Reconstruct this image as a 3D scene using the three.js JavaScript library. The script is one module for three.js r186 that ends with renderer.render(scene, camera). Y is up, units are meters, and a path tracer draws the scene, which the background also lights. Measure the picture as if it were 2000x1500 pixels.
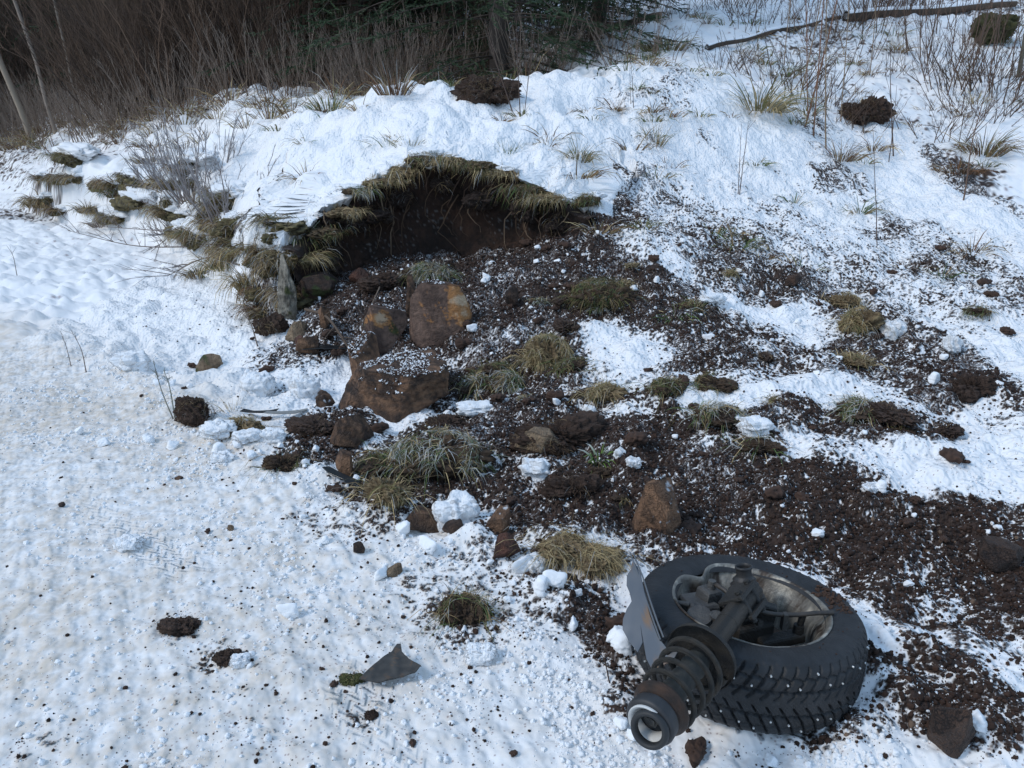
import * as THREE from 'three';
import { mergeVertices, mergeGeometries } from 'three/addons/utils/BufferGeometryUtils.js';

// ---------------------------------------------------------------- camera, sky, sun, exposure
const scene = new THREE.Scene();
const camera = new THREE.PerspectiveCamera(53.0, 4 / 3, 0.05, 400);
camera.position.set(0, 1.55, 0);
camera.rotation.set(-20 * Math.PI / 180, 0, 0);

const renderer = new THREE.WebGLRenderer({ antialias: true });
renderer.toneMapping = THREE.LinearToneMapping;
renderer.toneMappingExposure = 1.1;
renderer.shadowMap.enabled = true;
renderer.shadowMap.type = THREE.PCFSoftShadowMap;
{
  // open shade under a clear winter sky: blue overhead, paler towards the horizon
  const W = 128, H = 64, d = new Float32Array(W * H * 4);
  for (let j = 0; j < H; j++) {
    const el = ((j + 0.5) / H - 0.5) * Math.PI, s = Math.max(0, Math.sin(el)), k = Math.pow(1 - s, 2.2);
    const c = el < 0 ? [0.55, 0.58, 0.62] : [0.33 + 0.18 * k, 0.515 + 0.16 * k, 0.80 + 0.05 * k];
    for (let i = 0; i < W; i++) { const o = (j * W + i) * 4; d[o] = c[0]; d[o + 1] = c[1]; d[o + 2] = c[2]; d[o + 3] = 1; }
  }
  const sky = new THREE.DataTexture(d, W, H, THREE.RGBAFormat, THREE.FloatType);
  sky.mapping = THREE.EquirectangularReflectionMapping; sky.magFilter = sky.minFilter = THREE.LinearFilter; sky.needsUpdate = true;
  scene.background = sky; scene.environment = sky;
}
const sun = new THREE.DirectionalLight(new THREE.Color(1.0, 0.95, 0.89), 1.5);
sun.position.set(-12, 11.5, 0); sun.target.position.set(0, 0, -4);
sun.castShadow = true; sun.shadow.radius = 30; sun.shadow.mapSize.set(2048, 2048);
Object.assign(sun.shadow.camera, { left: -20, right: 20, top: 20, bottom: -20, near: 0.5, far: 60 });
scene.add(sun, sun.target);

// ---------------------------------------------------------------- numbers, noise
const PI = Math.PI, TAU = PI * 2;
const clamp = (x, a = 0, b = 1) => Math.min(b, Math.max(a, x));
const lerp = (a, b, t) => a + (b - a) * t;
const sstep = (a, b, x) => { const t = clamp((x - a) / (b - a)); return t * t * (3 - 2 * t); };
function rngOf(seed) { let s = seed >>> 0; const r = () => { s = (s + 0x6D2B79F5) >>> 0; let t = s; t = Math.imul(t ^ (t >>> 15), t | 1); t ^= t + Math.imul(t ^ (t >>> 7), t | 61); return ((t ^ (t >>> 14)) >>> 0) / 4294967296; }; r.in = (a, b) => a + (b - a) * r(); r.pick = (a) => a[Math.floor(r() * a.length)]; r.g = () => (r() + r() + r() - 1.5) / 1.5; return r; }
function hash2(ix, iy) { let n = Math.imul(ix, 374761393) + Math.imul(iy, 668265263) | 0; n = Math.imul(n ^ (n >>> 13), 1274126177); return (n ^ (n >>> 16)) >>> 0; }
const G2 = []; for (let i = 0; i < 16; i++) G2.push([Math.cos(i * TAU / 16), Math.sin(i * TAU / 16)]);
function pn(x, y) {
  const ix = Math.floor(x), iy = Math.floor(y), fx = x - ix, fy = y - iy;
  const u = fx * fx * fx * (fx * (fx * 6 - 15) + 10), v = fy * fy * fy * (fy * (fy * 6 - 15) + 10);
  const a = G2[hash2(ix, iy) & 15], b = G2[hash2(ix + 1, iy) & 15], c = G2[hash2(ix, iy + 1) & 15], d = G2[hash2(ix + 1, iy + 1) & 15];
  const A = a[0] * fx + a[1] * fy, B = b[0] * (fx - 1) + b[1] * fy, C = c[0] * fx + c[1] * (fy - 1), D = d[0] * (fx - 1) + d[1] * (fy - 1);
  return 1.45 * (A + u * (B - A) + v * (C + u * (D - C) - A - u * (B - A)));
}
const fbm = (x, y, o = 3) => { let s = 0, a = 0.5, f = 1; for (let i = 0; i < o; i++) { s += a * pn(x * f + i * 17.3, y * f - i * 9.1); a *= 0.5; f *= 2.03; } return s; };
const rnd2 = (ix, iy) => hash2(ix, iy) / 4294967296;
function cell(x, y) { // distance to the nearest of one point a cell
  const ix = Math.floor(x), iy = Math.floor(y); let m = 9;
  for (let j = -1; j < 2; j++) for (let i = -1; i < 2; i++) { const h = hash2(ix + i + 71, iy + j - 33), px = ix + i + (h & 1023) / 1023, py = iy + j + ((h >>> 10) & 1023) / 1023, q = (px - x) ** 2 + (py - y) ** 2; if (q < m) m = q; }
  return Math.sqrt(m);
}
function pn3(x, y, z) { return (pn(x + 3.1 * Math.floor(0), y + z * 0.71) + pn(y * 1.03 + 11.7, z - x * 0.37) + pn(z * 0.97 - 5.3, x + y * 0.43)) / 2.1; }

// ---------------------------------------------------------------- terrain: two thin-plate surfaces joined along the line of the bank
function plate(C) {
  const n = C.length, N = n + 3, A = [];
  const U = (r2) => r2 < 1e-9 ? 0 : 0.5 * r2 * Math.log(r2);
  for (let i = 0; i < n; i++) { const row = new Float64Array(N + 1); for (let j = 0; j < n; j++) row[j] = U((C[i][0] - C[j][0]) ** 2 + (C[i][1] - C[j][1]) ** 2); row[i] += 0.01; row[n] = 1; row[n + 1] = C[i][0]; row[n + 2] = C[i][1]; row[N] = C[i][2] || 0; A.push(row); }
  for (let k = 0; k < 3; k++) { const row = new Float64Array(N + 1); for (let j = 0; j < n; j++) row[j] = k === 0 ? 1 : C[j][k - 1]; A.push(row); }
  for (let c = 0; c < N; c++) {
    let p = c; for (let r = c + 1; r < N; r++) if (Math.abs(A[r][c]) > Math.abs(A[p][c])) p = r;
    [A[c], A[p]] = [A[p], A[c]];
    for (let r = 0; r < N; r++) if (r !== c) { const f = A[r][c] / A[c][c]; if (f) for (let k = c; k <= N; k++) A[r][k] -= f * A[c][k]; }
  }
  const w = A.map((row, i) => row[N] / row[i]);
  return (x, z) => { let s = w[n] + w[n + 1] * x + w[n + 2] * z; for (let i = 0; i < n; i++) { const dx = x - C[i][0], dz = z - C[i][1]; s += w[i] * U(dx * dx + dz * dz); } return s; };
}

const SHARED = [   // the open slope right of the scar and the wooded hill behind: the same on both surfaces
  [0.944, -5.75, 0.743], [1.056, -5.3, 0.632], [1.321, -6.9, 1.147], [1.639, -4.8, 0.326], [2.95, -4.8, 0.326], [2.615, -5.6, 0.506], [3.573, -8, 1.083], [4.281, -6.6, 0.666], [5.374, -8.6, 1.308], [4.325, -10, 1.855], [1.483, -8, 1.794], [2.001, -11, 2.444], [5.45, -13, 3.032], [6.624, -11.5, 2.484],
  [2.176, -6.7, 0.825], [0.88, -9.5, 1.867], [-0.146, -9.4, 1.647], [-0.173, -11.2, 1.892], [-1.197, -9.6, 1.61], [-2.272, -10.4, 1.584], [-2.324, -12.5, 1.824], [-6.543, -15, 1.661], [-13.709, -22, 1.712], [-9.571, -15, 0.674], [-4.366, -18, 3.012], [0, -15, 2.934],
  [-16, -40, 7], [0, -40, 10], [16, -40, 13], [-40, -60, 14], [0, -70, 26], [40, -60, 28], [30, -30, 9], [16, -16, 3.6], [9, -6, 0.5], [-30, -30, 1.6],
];
const groundOf = plate([
  ...SHARED,
  [-6, -1], [-3, -0.8], [0, -0.8], [1, -0.9, 0], [-8, -5], [-4, -4], [-2, -2.5], [-1, -2], [-0.1, -1.7], [-1.2, -3.4], [-10, -10], [-5, -8], [-14, -13, 0.05], [-3, -6.4], [0.4, -1.45], [-1.9, -5.0], [2.4, -0.8, 0.05], [-7.2, -11.4, 0.02], [-22, -20, 0.5], [4, 0, 0.05], [-12, 2], [0, 3],
  [-1.482, -5, 0.134], [-0.528, -3.66, -0.007], [-0.44, -4.5, 0.106], [-1.058, -5, 0.275], [-1.176, -5.85, 0.38], [-0.602, -6, 0.399], [0, -5.9, 0.47], [-0.545, -5.4, 0.397], [0.262, -4.85, 0.448], [0.628, -4.6, 0.377], [0.376, -3.5, 0.143], [0, -2.72, 0.015], [0.945, -3.3, 0.223], [1.654, -3.3, 0.223], [2.245, -3.3, 0.223], [0.979, -2.6, 0.083], [1.728, -2.55, 0.111], [1.357, -1.75, 0.077], [0.54, -2.33, 0.031], [-0.705, -3.2, 0.01], [-1.482, -4, 0.003], [-2.944, -6.8, 0.005], [-0.22, -4.55, 0.261],
  [-0.8, -6.6, 0.5], [0.2, -6.6, 0.6], [-0.6, -8.5, 1.0], [-3.5, -9.5, 0.25], [-2.6, -8, 0.25], [-6, -13.5, 0.25], [0.638, -5.35, 0.659],
]);
const bankOf = plate([
  ...SHARED,
  [-1.666, -5.35, 0.659], [-1.357, -5.45, 0.82], [-1.06, -5.85, 0.983], [-0.778, -6.05, 1.066], [-0.388, -6.05, 1.104], [0, -5.9, 1.015], [0.371, -5.7, 0.897], [0.658, -5.6, 0.854], [-0.616, -6.45, 1.213], [0, -6.4, 1.176], [-1.247, -6.5, 1.13], [-0.659, -7, 1.47], [0, -7.2, 1.51], [0.555, -7.4, 1.561], [0.645, -6.8, 1.318], [-1.427, -7.6, 1.508], [-2.129, -8.5, 1.503], [-1.787, -7, 1.141], [-3.512, -10.2, 1.494], [-4.503, -11, 1.306], [-2.755, -7.8, 0.95], [-2.8, -7.4, 0.655], [-4.937, -10.6, 0.931], [-5.965, -11.4, 0.884], [-6.937, -12, 0.627], [-7.309, -12, 0.327], [-4.072, -9.4, 0.651], [-2.147, -6.3, 0.707], [-5.488, -10.7, 0.78], [-3.972, -9.2, 0.757], [-2.725, -7.5, 0.762], [-6.971, -11.9, 0.561],
  [-0.6, -4.6, 1.0], [0.4, -4.6, 0.85], [-2.2, -4.6, 0.5], [-4, -7, 0.5], [-7.5, -10, 0.6], [-9, -14, 0.7], [-4, -3, 0.3], [2, -2, 0.1], [-4.5, -13, 1.7],
]);
const BANKLINE = [ // plan of the bank's edge with the half width of its slope
  [-9.538, -15, 0.9], [-7.188, -11.7, 0.10], [-5.495, -10.4, 0.12], [-4.019, -9, 0.2], [-2.764, -7.3, 0.22], [-1.917, -5.75, 0.16], [-1.613, -5.3, 0.05],
  [-1.49, -5.7, 0.05], [-1.223, -5.98, 0.05], [-0.809, -6.2, 0.05], [-0.404, -6.2, 0.05], [0.04, -6.05, 0.05], [0.384, -5.85, 0.05], [0.63, -5.65, 0.08], [0.905, -5.75, 0.4], [1.416, -6.2, 0.9], [9, -9, 1.2],
];
function lineSide(L, x, z) { // [signed distance (positive behind the line, on its far side), value along it]
  let best = 1e9, val = 0, inside = false;
  for (let i = 0; i + 1 < L.length; i++) {
    const [ax, az, aw] = L[i], [bx, bz, bw] = L[i + 1], dx = bx - ax, dz = bz - az, t = clamp(((x - ax) * dx + (z - az) * dz) / (dx * dx + dz * dz));
    const qx = x - ax - dx * t, qz = z - az - dz * t, q = qx * qx + qz * qz;
    if (q < best) { best = q; val = aw + (bw - aw) * t; }
    if ((az > z) !== (bz > z) && x < ax + dx * (z - az) / dz) inside = !inside;
  }
  const f = L[0], l = L[L.length - 1], ring = [l, [200, l[1]], [200, -300], [-200, -300], [-200, f[1]], f];
  for (let i = 0; i < 5; i++) { const [ax, az] = ring[i], [bx, bz] = ring[i + 1]; if ((az > z) !== (bz > z) && x < ax + (bx - ax) * (z - az) / (bz - az)) inside = !inside; }
  return [(inside ? 1 : -1) * Math.sqrt(best), val];
}
const ROADEDGE = [[-30, -21, 1], [-16, -13.5, 1], [-7.0, -7.2, 1], [-3.55, -5.35, 1], [-2.35, -4.45, 1], [-1.75, -3.75, 1], [-1.25, -3.2, 1], [-0.55, -2.65, 1], [-0.15, -2.35, 1], [0.16, -1.98, 1], [0.32, -1.66, 1], [0.5, -1.42, 1], [1.2, -1.1, 1], [3, -0.6, 1], [12, 0, 1]];
function lumps(x, z, k, sharp = 1) { const c = cell(x * k + 0.4 * pn(x * k * 0.7, z * k * 0.7), z * k + 0.4 * pn(z * k * 0.6 + 7, x * k * 0.6)); return Math.pow(clamp(1 - c * 1.05), sharp); }
function H0(x, z) { const [d, w] = lineSide(BANKLINE, x, z), m = sstep(-w, w, d); return m <= 0 ? groundOf(x, z) : m >= 1 ? bankOf(x, z) : lerp(groundOf(x, z), bankOf(x, z), m); }
// packed snow is drawn out along the way the tyres run
const along = (x, z) => -0.48 * x - 0.88 * z, across = (x, z) => 0.88 * x - 0.48 * z;
function tracks(x, z, r) { let h = 0; const a = along(x, z); for (const [c, w] of [[-0.62, 0.10], [-1.16, 0.12], [-1.75, 0.12]]) { const q = (r - c) / w; if (Math.abs(q) < 1) h += (1 - q * q) * sstep(-0.1, 0.35, fbm(x * 2.2 + c, z * 2.2, 2)) * (Math.sin(a * 130 + 5 * Math.abs(((q * 2.2) % 1 + 1) % 1 - 0.5) * 2) > 0.1 ? 1 : 0); } return h; }
function relief(x, z, soil) {
  const [r] = lineSide(ROADEDGE, x, z), [b, bw] = lineSide(BANKLINE, x, z);
  const road = 1 - sstep(-0.12, 0.25, r), D = -z, bank = sstep(-0.1, 0.5, b) * (x < 1 ? 1 : 0), verge = (1 - road) * (1 - bank) * sstep(-0.9, -1.7, x);
  const open = (1 - road) * (1 - bank) * (1 - verge);
  let h = 0;
  h += road * (0.022 * fbm(x * 1.7, z * 1.7, 3) + 0.018 * fbm(x * 7, z * 7, 3) + 0.014 * fbm(across(x, z) * 8, along(x, z) * 1.6, 3) * sstep(-0.2, -0.8, r) + (0.003 + 0.010 * sstep(-0.7, -0.1, r)) * fbm(x * 21, z * 21, 2) + 0.014 * lumps(x, z, 11, 1.6) * sstep(-0.35, 0.5, fbm(x * 1.1 + 4, z * 1.1, 2) + 0.25 * sstep(-0.9, 0, r)));
  h += verge * (-0.05 + 0.085 * lumps(x, z, 4.2, 1.2) + 0.045 * lumps(x + 9, z, 8.5, 1.1) + 0.04 * fbm(x * 2.5, z * 2.5, 3));
  h += bank * (-0.12 + 0.17 * fbm(x * 1.1, z * 1.1, 3) + 0.15 * lumps(x, z, 2.4, 1.0) + 0.06 * lumps(x + 5, z, 6.0, 1.0) + 0.016 * fbm(x * 9, z * 9, 2));
  h += open * (-0.035 + 0.07 * fbm(x * 1.6, z * 1.6, 3) + 0.06 * lumps(x, z, 3.1, 1.3) + 0.04 * lumps(x + 3, z, 8, 1.2) + 0.02 * fbm(x * 12, z * 12, 3));
  h += 0.05 * Math.exp(-((r - 0.04) ** 2) / 0.03) * (0.5 + fbm(x * 5, z * 5, 2)) * sstep(-6, -3, x) * sstep(0.55, 0.1, x);
  if (soil > 0.2 && road < 0.5) h += (soil - 0.2) * (0.05 * lumps(x + 4, z + 7, 7, 1.5) * sstep(-0.1, 0.3, fbm(x * 1.6, z * 1.6 + 4, 2)) + 0.024 * lumps(x + 1, z + 2, 17, 1.4) + 0.026 * fbm(x * 15, z * 15, 2));
  h += sstep(10, 16, D) * 0.18 * fbm(x * 0.6, z * 0.6, 3);
  return h;
}
// soil thrown over the snow: patches in plan [x, z, half width, half depth, amount]; negative ones are islands of snow
const SOIL = [
  [-0.5, -5.7, 1.35, 0.6, 1.0],
  [-1.6, -5.25, 0.12, 0.12, 1.0], [-1.45, -5.5, 0.15, 0.15, 1.0],
  [-0.854, -1.86, 0.07, 0.061, 0.42], [-1.048, -2, 0.07, 0.059, 0.3], [-0.381, -1.645, 0.047, 0.041, 0.3], [-0.909, -1.945, 0.047, 0.051, 0.34], [-0.156, -2.058, 0.131, 0.131, 0.42], [-0.344, -1.779, 0.102, 0.055, 0.2], [-1.252, -1.568, 0.12, 0.08, 0.3], [-0.64, -1.57, 0.08, 0.054, 0.24],
  [-0.892, -5.275, 0.535, 0.595, 1], [-0.174, -5.171, 0.627, 0.669, 0.85], [0.484, -4.762, 0.484, 0.529, 0.9], [0.342, -5.736, 0.456, 0.316, 0.95], [-0.387, -4.683, 0.71, 0.309, 1], [0, -4.024, 0.51, 0.36, 0.95], [-0.049, -3.391, 0.566, 0.366, 0.85], [-0.45, -3.042, 0.293, 0.303, 0.85], [0.128, -2.854, 0.383, 0.233, 0.85], [0, -2.591, 0.256, 0.143, 0.7], [0.303, -2.678, 0.262, 0.208, 0.85],
  [0.667, -3.041, 0.378, 0.304, 0.95], [0.978, -4.292, 0.385, 0.539, 0.82], [0.665, -3.607, 0.23, 0.281, 0.7], [1.708, -5.048, 0.546, 0.302, 0.5], [1.403, -4.024, 0.421, 0.518, 0.55], [2.121, -3.993, 0.419, 0.76, 0.68], [2.223, -3.474, 0.222, 0.361, 0.85], [1.444, -3.119, 0.474, 0.223, 0.78], [0.944, -3.099, 0.247, 0.19, 0.72],
  [1.063, -2.685, 0.522, 0.228, 0.98], [1.435, -2.339, 0.502, 0.248, 0.98], [1.643, -2.179, 0.271, 0.292, 0.9], [0.59, -2.605, 0.236, 0.193, 0.85], [0.737, -2.402, 0.368, 0.153, 0.85], [1.213, -2.015, 0.176, 0.136, 0.66], [1.442, -1.948, 0.171, 0.165, 0.7], [1.159, -1.748, 0.186, 0.149, 0.62], [1.203, -1.548, 0.17, 0.142, 0.66], [0.915, -1.538, 0.17, 0.068, 0.45], [0.738, -1.551, 0.198, 0.051, 0.42],
  [0.268, -2.124, 0.117, 0.134, 0.7], [0.298, -1.947, 0.078, 0.094, 0.66], [0.163, -2.331, 0.163, 0.122, 0.5], [0.321, -1.772, 0.073, 0.102, 0.45], [-0.881, -3.464, 0.201, 0.341, 0.85], [-1.297, -4.525, 0.19, 0.197, 0.5], [-1.292, -4.139, 0.176, 0.178, 0.3], [-0.611, -2.697, 0.265, 0.199, 0.36], [-1.419, -4.624, 0.29, 0.228, 0.4], [-1.251, -3.214, 0.354, 0.238, 0.2],
  [1.993, -6.056, 1.196, 0.947, 0.2], [1.272, -5.867, 0.501, 0.593, 0.27], [1.222, -5.232, 0.419, 0.367, 0.34], [1.784, -5.595, 0.483, 0.379, 0.29], [2.769, -5.117, 0.692, 0.562, 0.36], [2.961, -7.171, 0.278, 0.285, 0.4], [4.265, -7.617, 0.294, 0.546, 0.55], [3.341, -5.918, 0.472, 0.612, 0.26], [0.625, -6.528, 0.25, 0.202, 0.25], [0.665, -5.617, 0.185, 0.144, 0.5], [3.301, -5.136, 0.313, 0.622, 0.32],
  [2.025, -2.91, 0.426, 0.305, 0.26], [-1.102, -1.956, 1.102, 0.789, 0.05], [-0.301, -1.843, 0.752, 0.458, 0.13], [0, -2.22, 0.435, 0.291, 0.3],
];
const SNOWISLES = [
  [0.594, -4.059, 0.283, 0.272, 1], [0.572, -4.366, 0.181, 0.119, 0.7], [0.518, -3.443, 0.148, 0.099, 0.8], [1.808, -2.777, 0.349, 0.211, 1], [2.137, -3.11, 0.18, 0.257, 0.7], [1.607, -2.925, 0.193, 0.119, 0.8], [1.598, -3.52, 0.225, 0.163, 0.6], [1.301, -2.968, 0.195, 0.098, 0.7], [1.101, -1.905, 0.04, 0.121, 0.9], [1.286, -2.035, 0.096, 0.062, 0.6], [0.936, -1.62, 0.109, 0.073, 0.8], [1.381, -1.791, 0.116, 0.118, 0.6], [1.74, -4.507, 0.249, 0.275, 0.6], [0.893, -3.07, 0.134, 0.073, 0.5],
  [0.633, -3.738, 0.158, 0.141, 0.6], [0.133, -3.013, 0.076, 0.125, 0.5], [-0.201, -2.657, 0.121, 0.151, 0.7], [-0.133, -3.701, 0.159, 0.081, 0.5], [0.879, -3.539, 0.126, 0.238, 0.5], [1.016, -5.054, 0.169, 0.146, 0.6], [1.098, -3.012, 0.198, 0.065, 0.5], [-0.334, -3.908, 0.167, 0.075, 0.4], [0.239, -2.387, 0.11, 0.062, 0.6], [0.851, -2.484, 0.113, 0.051, 0.5], [0.678, -2.758, 0.062, 0.046, 0.5], [1.27, -1.911, 0.122, 0.051, 0.5], [1.254, -2.175, 0.085, 0.048, 0.5],
];
function soilAt(x, z) {
  const wx = x + 0.10 * pn(x * 2.6 + 3, z * 2.6), wz = z + 0.10 * pn(x * 2.6, z * 2.6 + 8);
  let s = 0.02 + (z < -4.3 && x > -2 ? (x > 0.3 ? 0.44 : 0.30) * sstep(0.3, 0.9, x > 0.3 ? 1 : (-5.6 - z)) * sstep(-0.12, 0.4, fbm(x * 1.5 + 2, z * 1.5, 3)) : 0);
  for (const [bx, bz, rx, rz, a] of SOIL) { const q = ((wx - bx) / rx) ** 2 + ((wz - bz) / rz) ** 2; if (q < 3) { const v = a * (1 - sstep(0.35, 1.9, q)); s = s + v * (1 - s * 0.9) * (v > s ? 1 : 0.4); } }
  for (const [bx, bz, rx, rz, a] of SNOWISLES) { const q = ((wx - bx) / rx) ** 2 + ((wz - bz) / rz) ** 2; if (q < 2) s *= 1 - (0.72 + 0.3 * pn(x * 4.1, z * 4.1)) * a * (1 - sstep(0.3, 1.7, q)); }
  if (z < -5.0 && x > -1.8 && x < 0.75) { const [d] = lineSide(BANKLINE, x, z); s *= 1 - 0.93 * sstep(-0.02, 0.03, d); }
  return clamp(s);
}
const SX0 = -3.6, SX1 = 4.8, SZ0 = -9.0, SZ1 = -0.8, SN = 420;   // soil amounts on a 2 cm grid
const soilGrid = new Float32Array((SN + 1) * (SN + 1));
for (let j = 0; j <= SN; j++) for (let i = 0; i <= SN; i++) soilGrid[j * (SN + 1) + i] = soilAt(lerp(SX0, SX1, i / SN), lerp(SZ0, SZ1, j / SN));
function soil(x, z) {
  const fx = (x - SX0) / (SX1 - SX0) * SN, fz = (z - SZ0) / (SZ1 - SZ0) * SN; if (fx < 0 || fz < 0 || fx >= SN || fz >= SN) return 0.02;
  const i = Math.floor(fx), j = Math.floor(fz), u = fx - i, v = fz - j, o = j * (SN + 1) + i;
  return (soilGrid[o] * (1 - u) + soilGrid[o + 1] * u) * (1 - v) + (soilGrid[o + SN + 1] * (1 - u) + soilGrid[o + SN + 2] * u) * v;
}
const Hh = (x, z) => H0(x, z) + relief(x, z, soil(x, z));

// ---- ground colours, in plan: what lies on the ground (soil grains, snow, litter), 4 mm to the pixel near by
const toS = new Uint8Array(4097); for (let i = 0; i <= 4096; i++) { const c = i / 4096; toS[i] = Math.round(255 * (c <= 0.0031308 ? 12.92 * c : 1.055 * Math.pow(c, 1 / 2.4) - 0.055)); }
const enc = (c) => toS[clamp(Math.round(c * 4096), 0, 4096)];
function dataTex(N, fill, srgb) {
  const d = new Uint8Array(N * N * 4); fill(d);
  const t = new THREE.DataTexture(d, N, N); t.magFilter = THREE.LinearFilter; t.minFilter = THREE.LinearMipmapLinearFilter; t.generateMipmaps = true; t.wrapS = t.wrapT = THREE.RepeatWrapping; if (srgb) t.colorSpace = THREE.SRGBColorSpace; t.needsUpdate = true; return t;
}
function groundTextures(N, x0, x1, z0, z1, fine) {
  const bump = new Uint8Array(N * N * 4);
  const map = dataTex(N, (d) => {
    for (let j = 0; j < N; j++) for (let i = 0; i < N; i++) {
      const x = lerp(x0, x1, (i + 0.5) / N), z = lerp(z0, z1, (j + 0.5) / N), o = (j * N + i) * 4;
      const n1 = fbm(x * 5.2, z * 5.2, 2), n2 = pn(x * 21 + 3, z * 21), n3 = pn(x * 58, z * 58 + 9), n4 = rnd2(i, j);
      let s = soil(x, z);
      const edge = -z > 7.5 ? sstep(7.5, 10, -z) : 0;
      if (edge > 0) s = Math.max(s, edge * (0.18 + (x > 0.5 ? 0.20 * sstep(-0.1, 0.4, fbm(x * 1.3 + 7, z * 1.3, 3)) : 0) + 0.34 * sstep(0.0, 0.5, fbm(x * 0.5 + 2, z * 0.5, 3) + (x < 0.5 ? 0.18 : 0) + 0.02 * (-z - 10))) * (z < -11 || x > -2 ? 1 : 0.2));
      const q = s + 0.5 * n1 * (0.3 + s) + 0.38 * n2 * (0.4 + s) + 0.5 * n3 * (0.42 + s) + 0.35 * (n4 - 0.5) * (0.25 + s) - 0.55;
      const dirt = sstep(-0.05, 0.08, q);
      const g = 0.5 + 0.5 * pn(x * 33 + 40, z * 33), gr = 0.65 + 0.7 * n4;
      const fr = sstep(0.30, 0.62, 0.55 * n3 + 0.5 * pn(x * 3.1 + 9, z * 3.1) + 1.1 * (n4 - 0.5) + 0.06 * sstep(-2.6, -4.2, z) - 0.12) * 0.8;  // grains of snow lying among the soil
      let sr = lerp(0.013, 0.050, g) * gr, sg = lerp(0.0072, 0.0255, g) * gr, sb = lerp(0.005, 0.0155, g) * gr;
      sr = lerp(sr, 0.62, fr * 0.8); sg = lerp(sg, 0.64, fr * 0.8); sb = lerp(sb, 0.67, fr * 0.8);
      // snow: clean off the road, greyer and browner where tyres packed it
      const rd = 1 - sstep(-0.1, 0.7, lineSideFast(x, z)), fil = clamp(0.64 * rd * (0.45 + 0.75 * sstep(0.5, -1.1, x + 0.25 * (z + 2))) * (0.72 + 0.9 * fbm(x * 0.9, z * 0.9, 3) + 0.5 * n1 + 0.55 * n2 * rd + 0.3 * n3 * rd) + 0.24 * s * (0.7 + n2));
      const fleck = n4 > 0.9975 - 0.06 * s - 0.008 * sstep(0.1, 0.5, n1) ? 0.7 : 0;
      let r = lerp(0.87, 0.62, fil), gg = lerp(0.87, 0.55, fil), b = lerp(0.87, 0.47, fil);
      r *= 1 - fleck * 0.9; gg *= 1 - fleck; b *= 1 - fleck;
      d[o] = enc(lerp(r, sr, dirt)); d[o + 1] = enc(lerp(gg, sg, dirt)); d[o + 2] = enc(lerp(b, sb, dirt)); d[o + 3] = 255;
      let hb = 0.45 + 0.16 * n2 * (1 - 0.35 * rd) + (0.10 * (1 - 0.6 * rd) + 0.12 * dirt) * n3 + 0.09 * (n4 - 0.5) * (0.3 - 0.2 * rd + dirt) + 0.16 * dirt + 0.12 * n1;
      const rr = lineSideFast(x, z); if (rr < 0.1 && fine) { hb -= 0.16 * tracks(x, z, rr) - 0.14 * fbm(across(x, z) * 26, along(x, z) * 5, 2); }
      bump[o] = bump[o + 1] = bump[o + 2] = clamp(Math.round(hb * 255), 0, 255); bump[o + 3] = 255;
    }
  }, true);
  const bm = new THREE.DataTexture(bump, N, N); bm.magFilter = THREE.LinearFilter; bm.wrapS = bm.wrapT = THREE.RepeatWrapping; bm.needsUpdate = true;
  return { map, bm };
}
const RGN = 300, roadGrid = new Float32Array((RGN + 1) * (RGN + 1));
for (let j = 0; j <= RGN; j++) for (let i = 0; i <= RGN; i++) roadGrid[j * (RGN + 1) + i] = lineSide(ROADEDGE, -40 + 80 * i / RGN, -60 + 62 * j / RGN)[0];
function lineSideFast(x, z) { const fx = clamp((x + 40) / 80 * RGN, 0, RGN - 1.001), fz = clamp((z + 60) / 62 * RGN, 0, RGN - 1.001), i = Math.floor(fx), j = Math.floor(fz), u = fx - i, v = fz - j, o = j * (RGN + 1) + i; return (roadGrid[o] * (1 - u) + roadGrid[o + 1] * u) * (1 - v) + (roadGrid[o + RGN + 1] * (1 - u) + roadGrid[o + RGN + 2] * u) * v; }

// the sod along the top of the hollow juts out over it
const HOLLOW = BANKLINE.slice(6, 14).map(([x, z], i, a) => [x, z, i / (a.length - 1)]);
function overhang(x, z) {
  const [d] = lineSide(BANKLINE, x, z); if (d < 0.02 || d > 1.1) return [0, 0];
  const f = lineSide(HOLLOW, x, z)[1], e = 0.01, gx = (lineSide(BANKLINE, x + e, z)[0] - lineSide(BANKLINE, x - e, z)[0]) / (2 * e), gz = (lineSide(BANKLINE, x, z + e)[0] - lineSide(BANKLINE, x, z - e)[0]) / (2 * e), l = Math.hypot(gx, gz) || 1;
  const amt = (0.20 + 0.16 * fbm(f * 9, 3, 2) + 0.10 * pn(f * 27, 7) + 0.05 * pn(f * 61, 2)) * sstep(0, 0.12, f) * sstep(1, 0.86, f) * sstep(0.02, 0.05, d) * (1 - sstep(0.05, 1.0, d));
  return [-gx / l * amt, -gz / l * amt];
}
const NX0 = -3.6, NX1 = 4.4, NZ0 = -8.8, NZ1 = -0.8, FX0 = -26, FX1 = 26, FZ0 = -48, FZ1 = 4;
const nearT = groundTextures(2048, NX0, NX1, NZ0, NZ1, true), farT = groundTextures(2048, FX0, FX1, FZ0, FZ1);
const nearM = new THREE.MeshStandardMaterial({ name: 'snow_and_soil', map: nearT.map, bumpMap: nearT.bm, bumpScale: 0.05, roughness: 0.82 });
const farM = new THREE.MeshStandardMaterial({ name: 'snow_and_litter', map: farT.map, bumpMap: farT.bm, bumpScale: 0.03, roughness: 0.85 });
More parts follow.
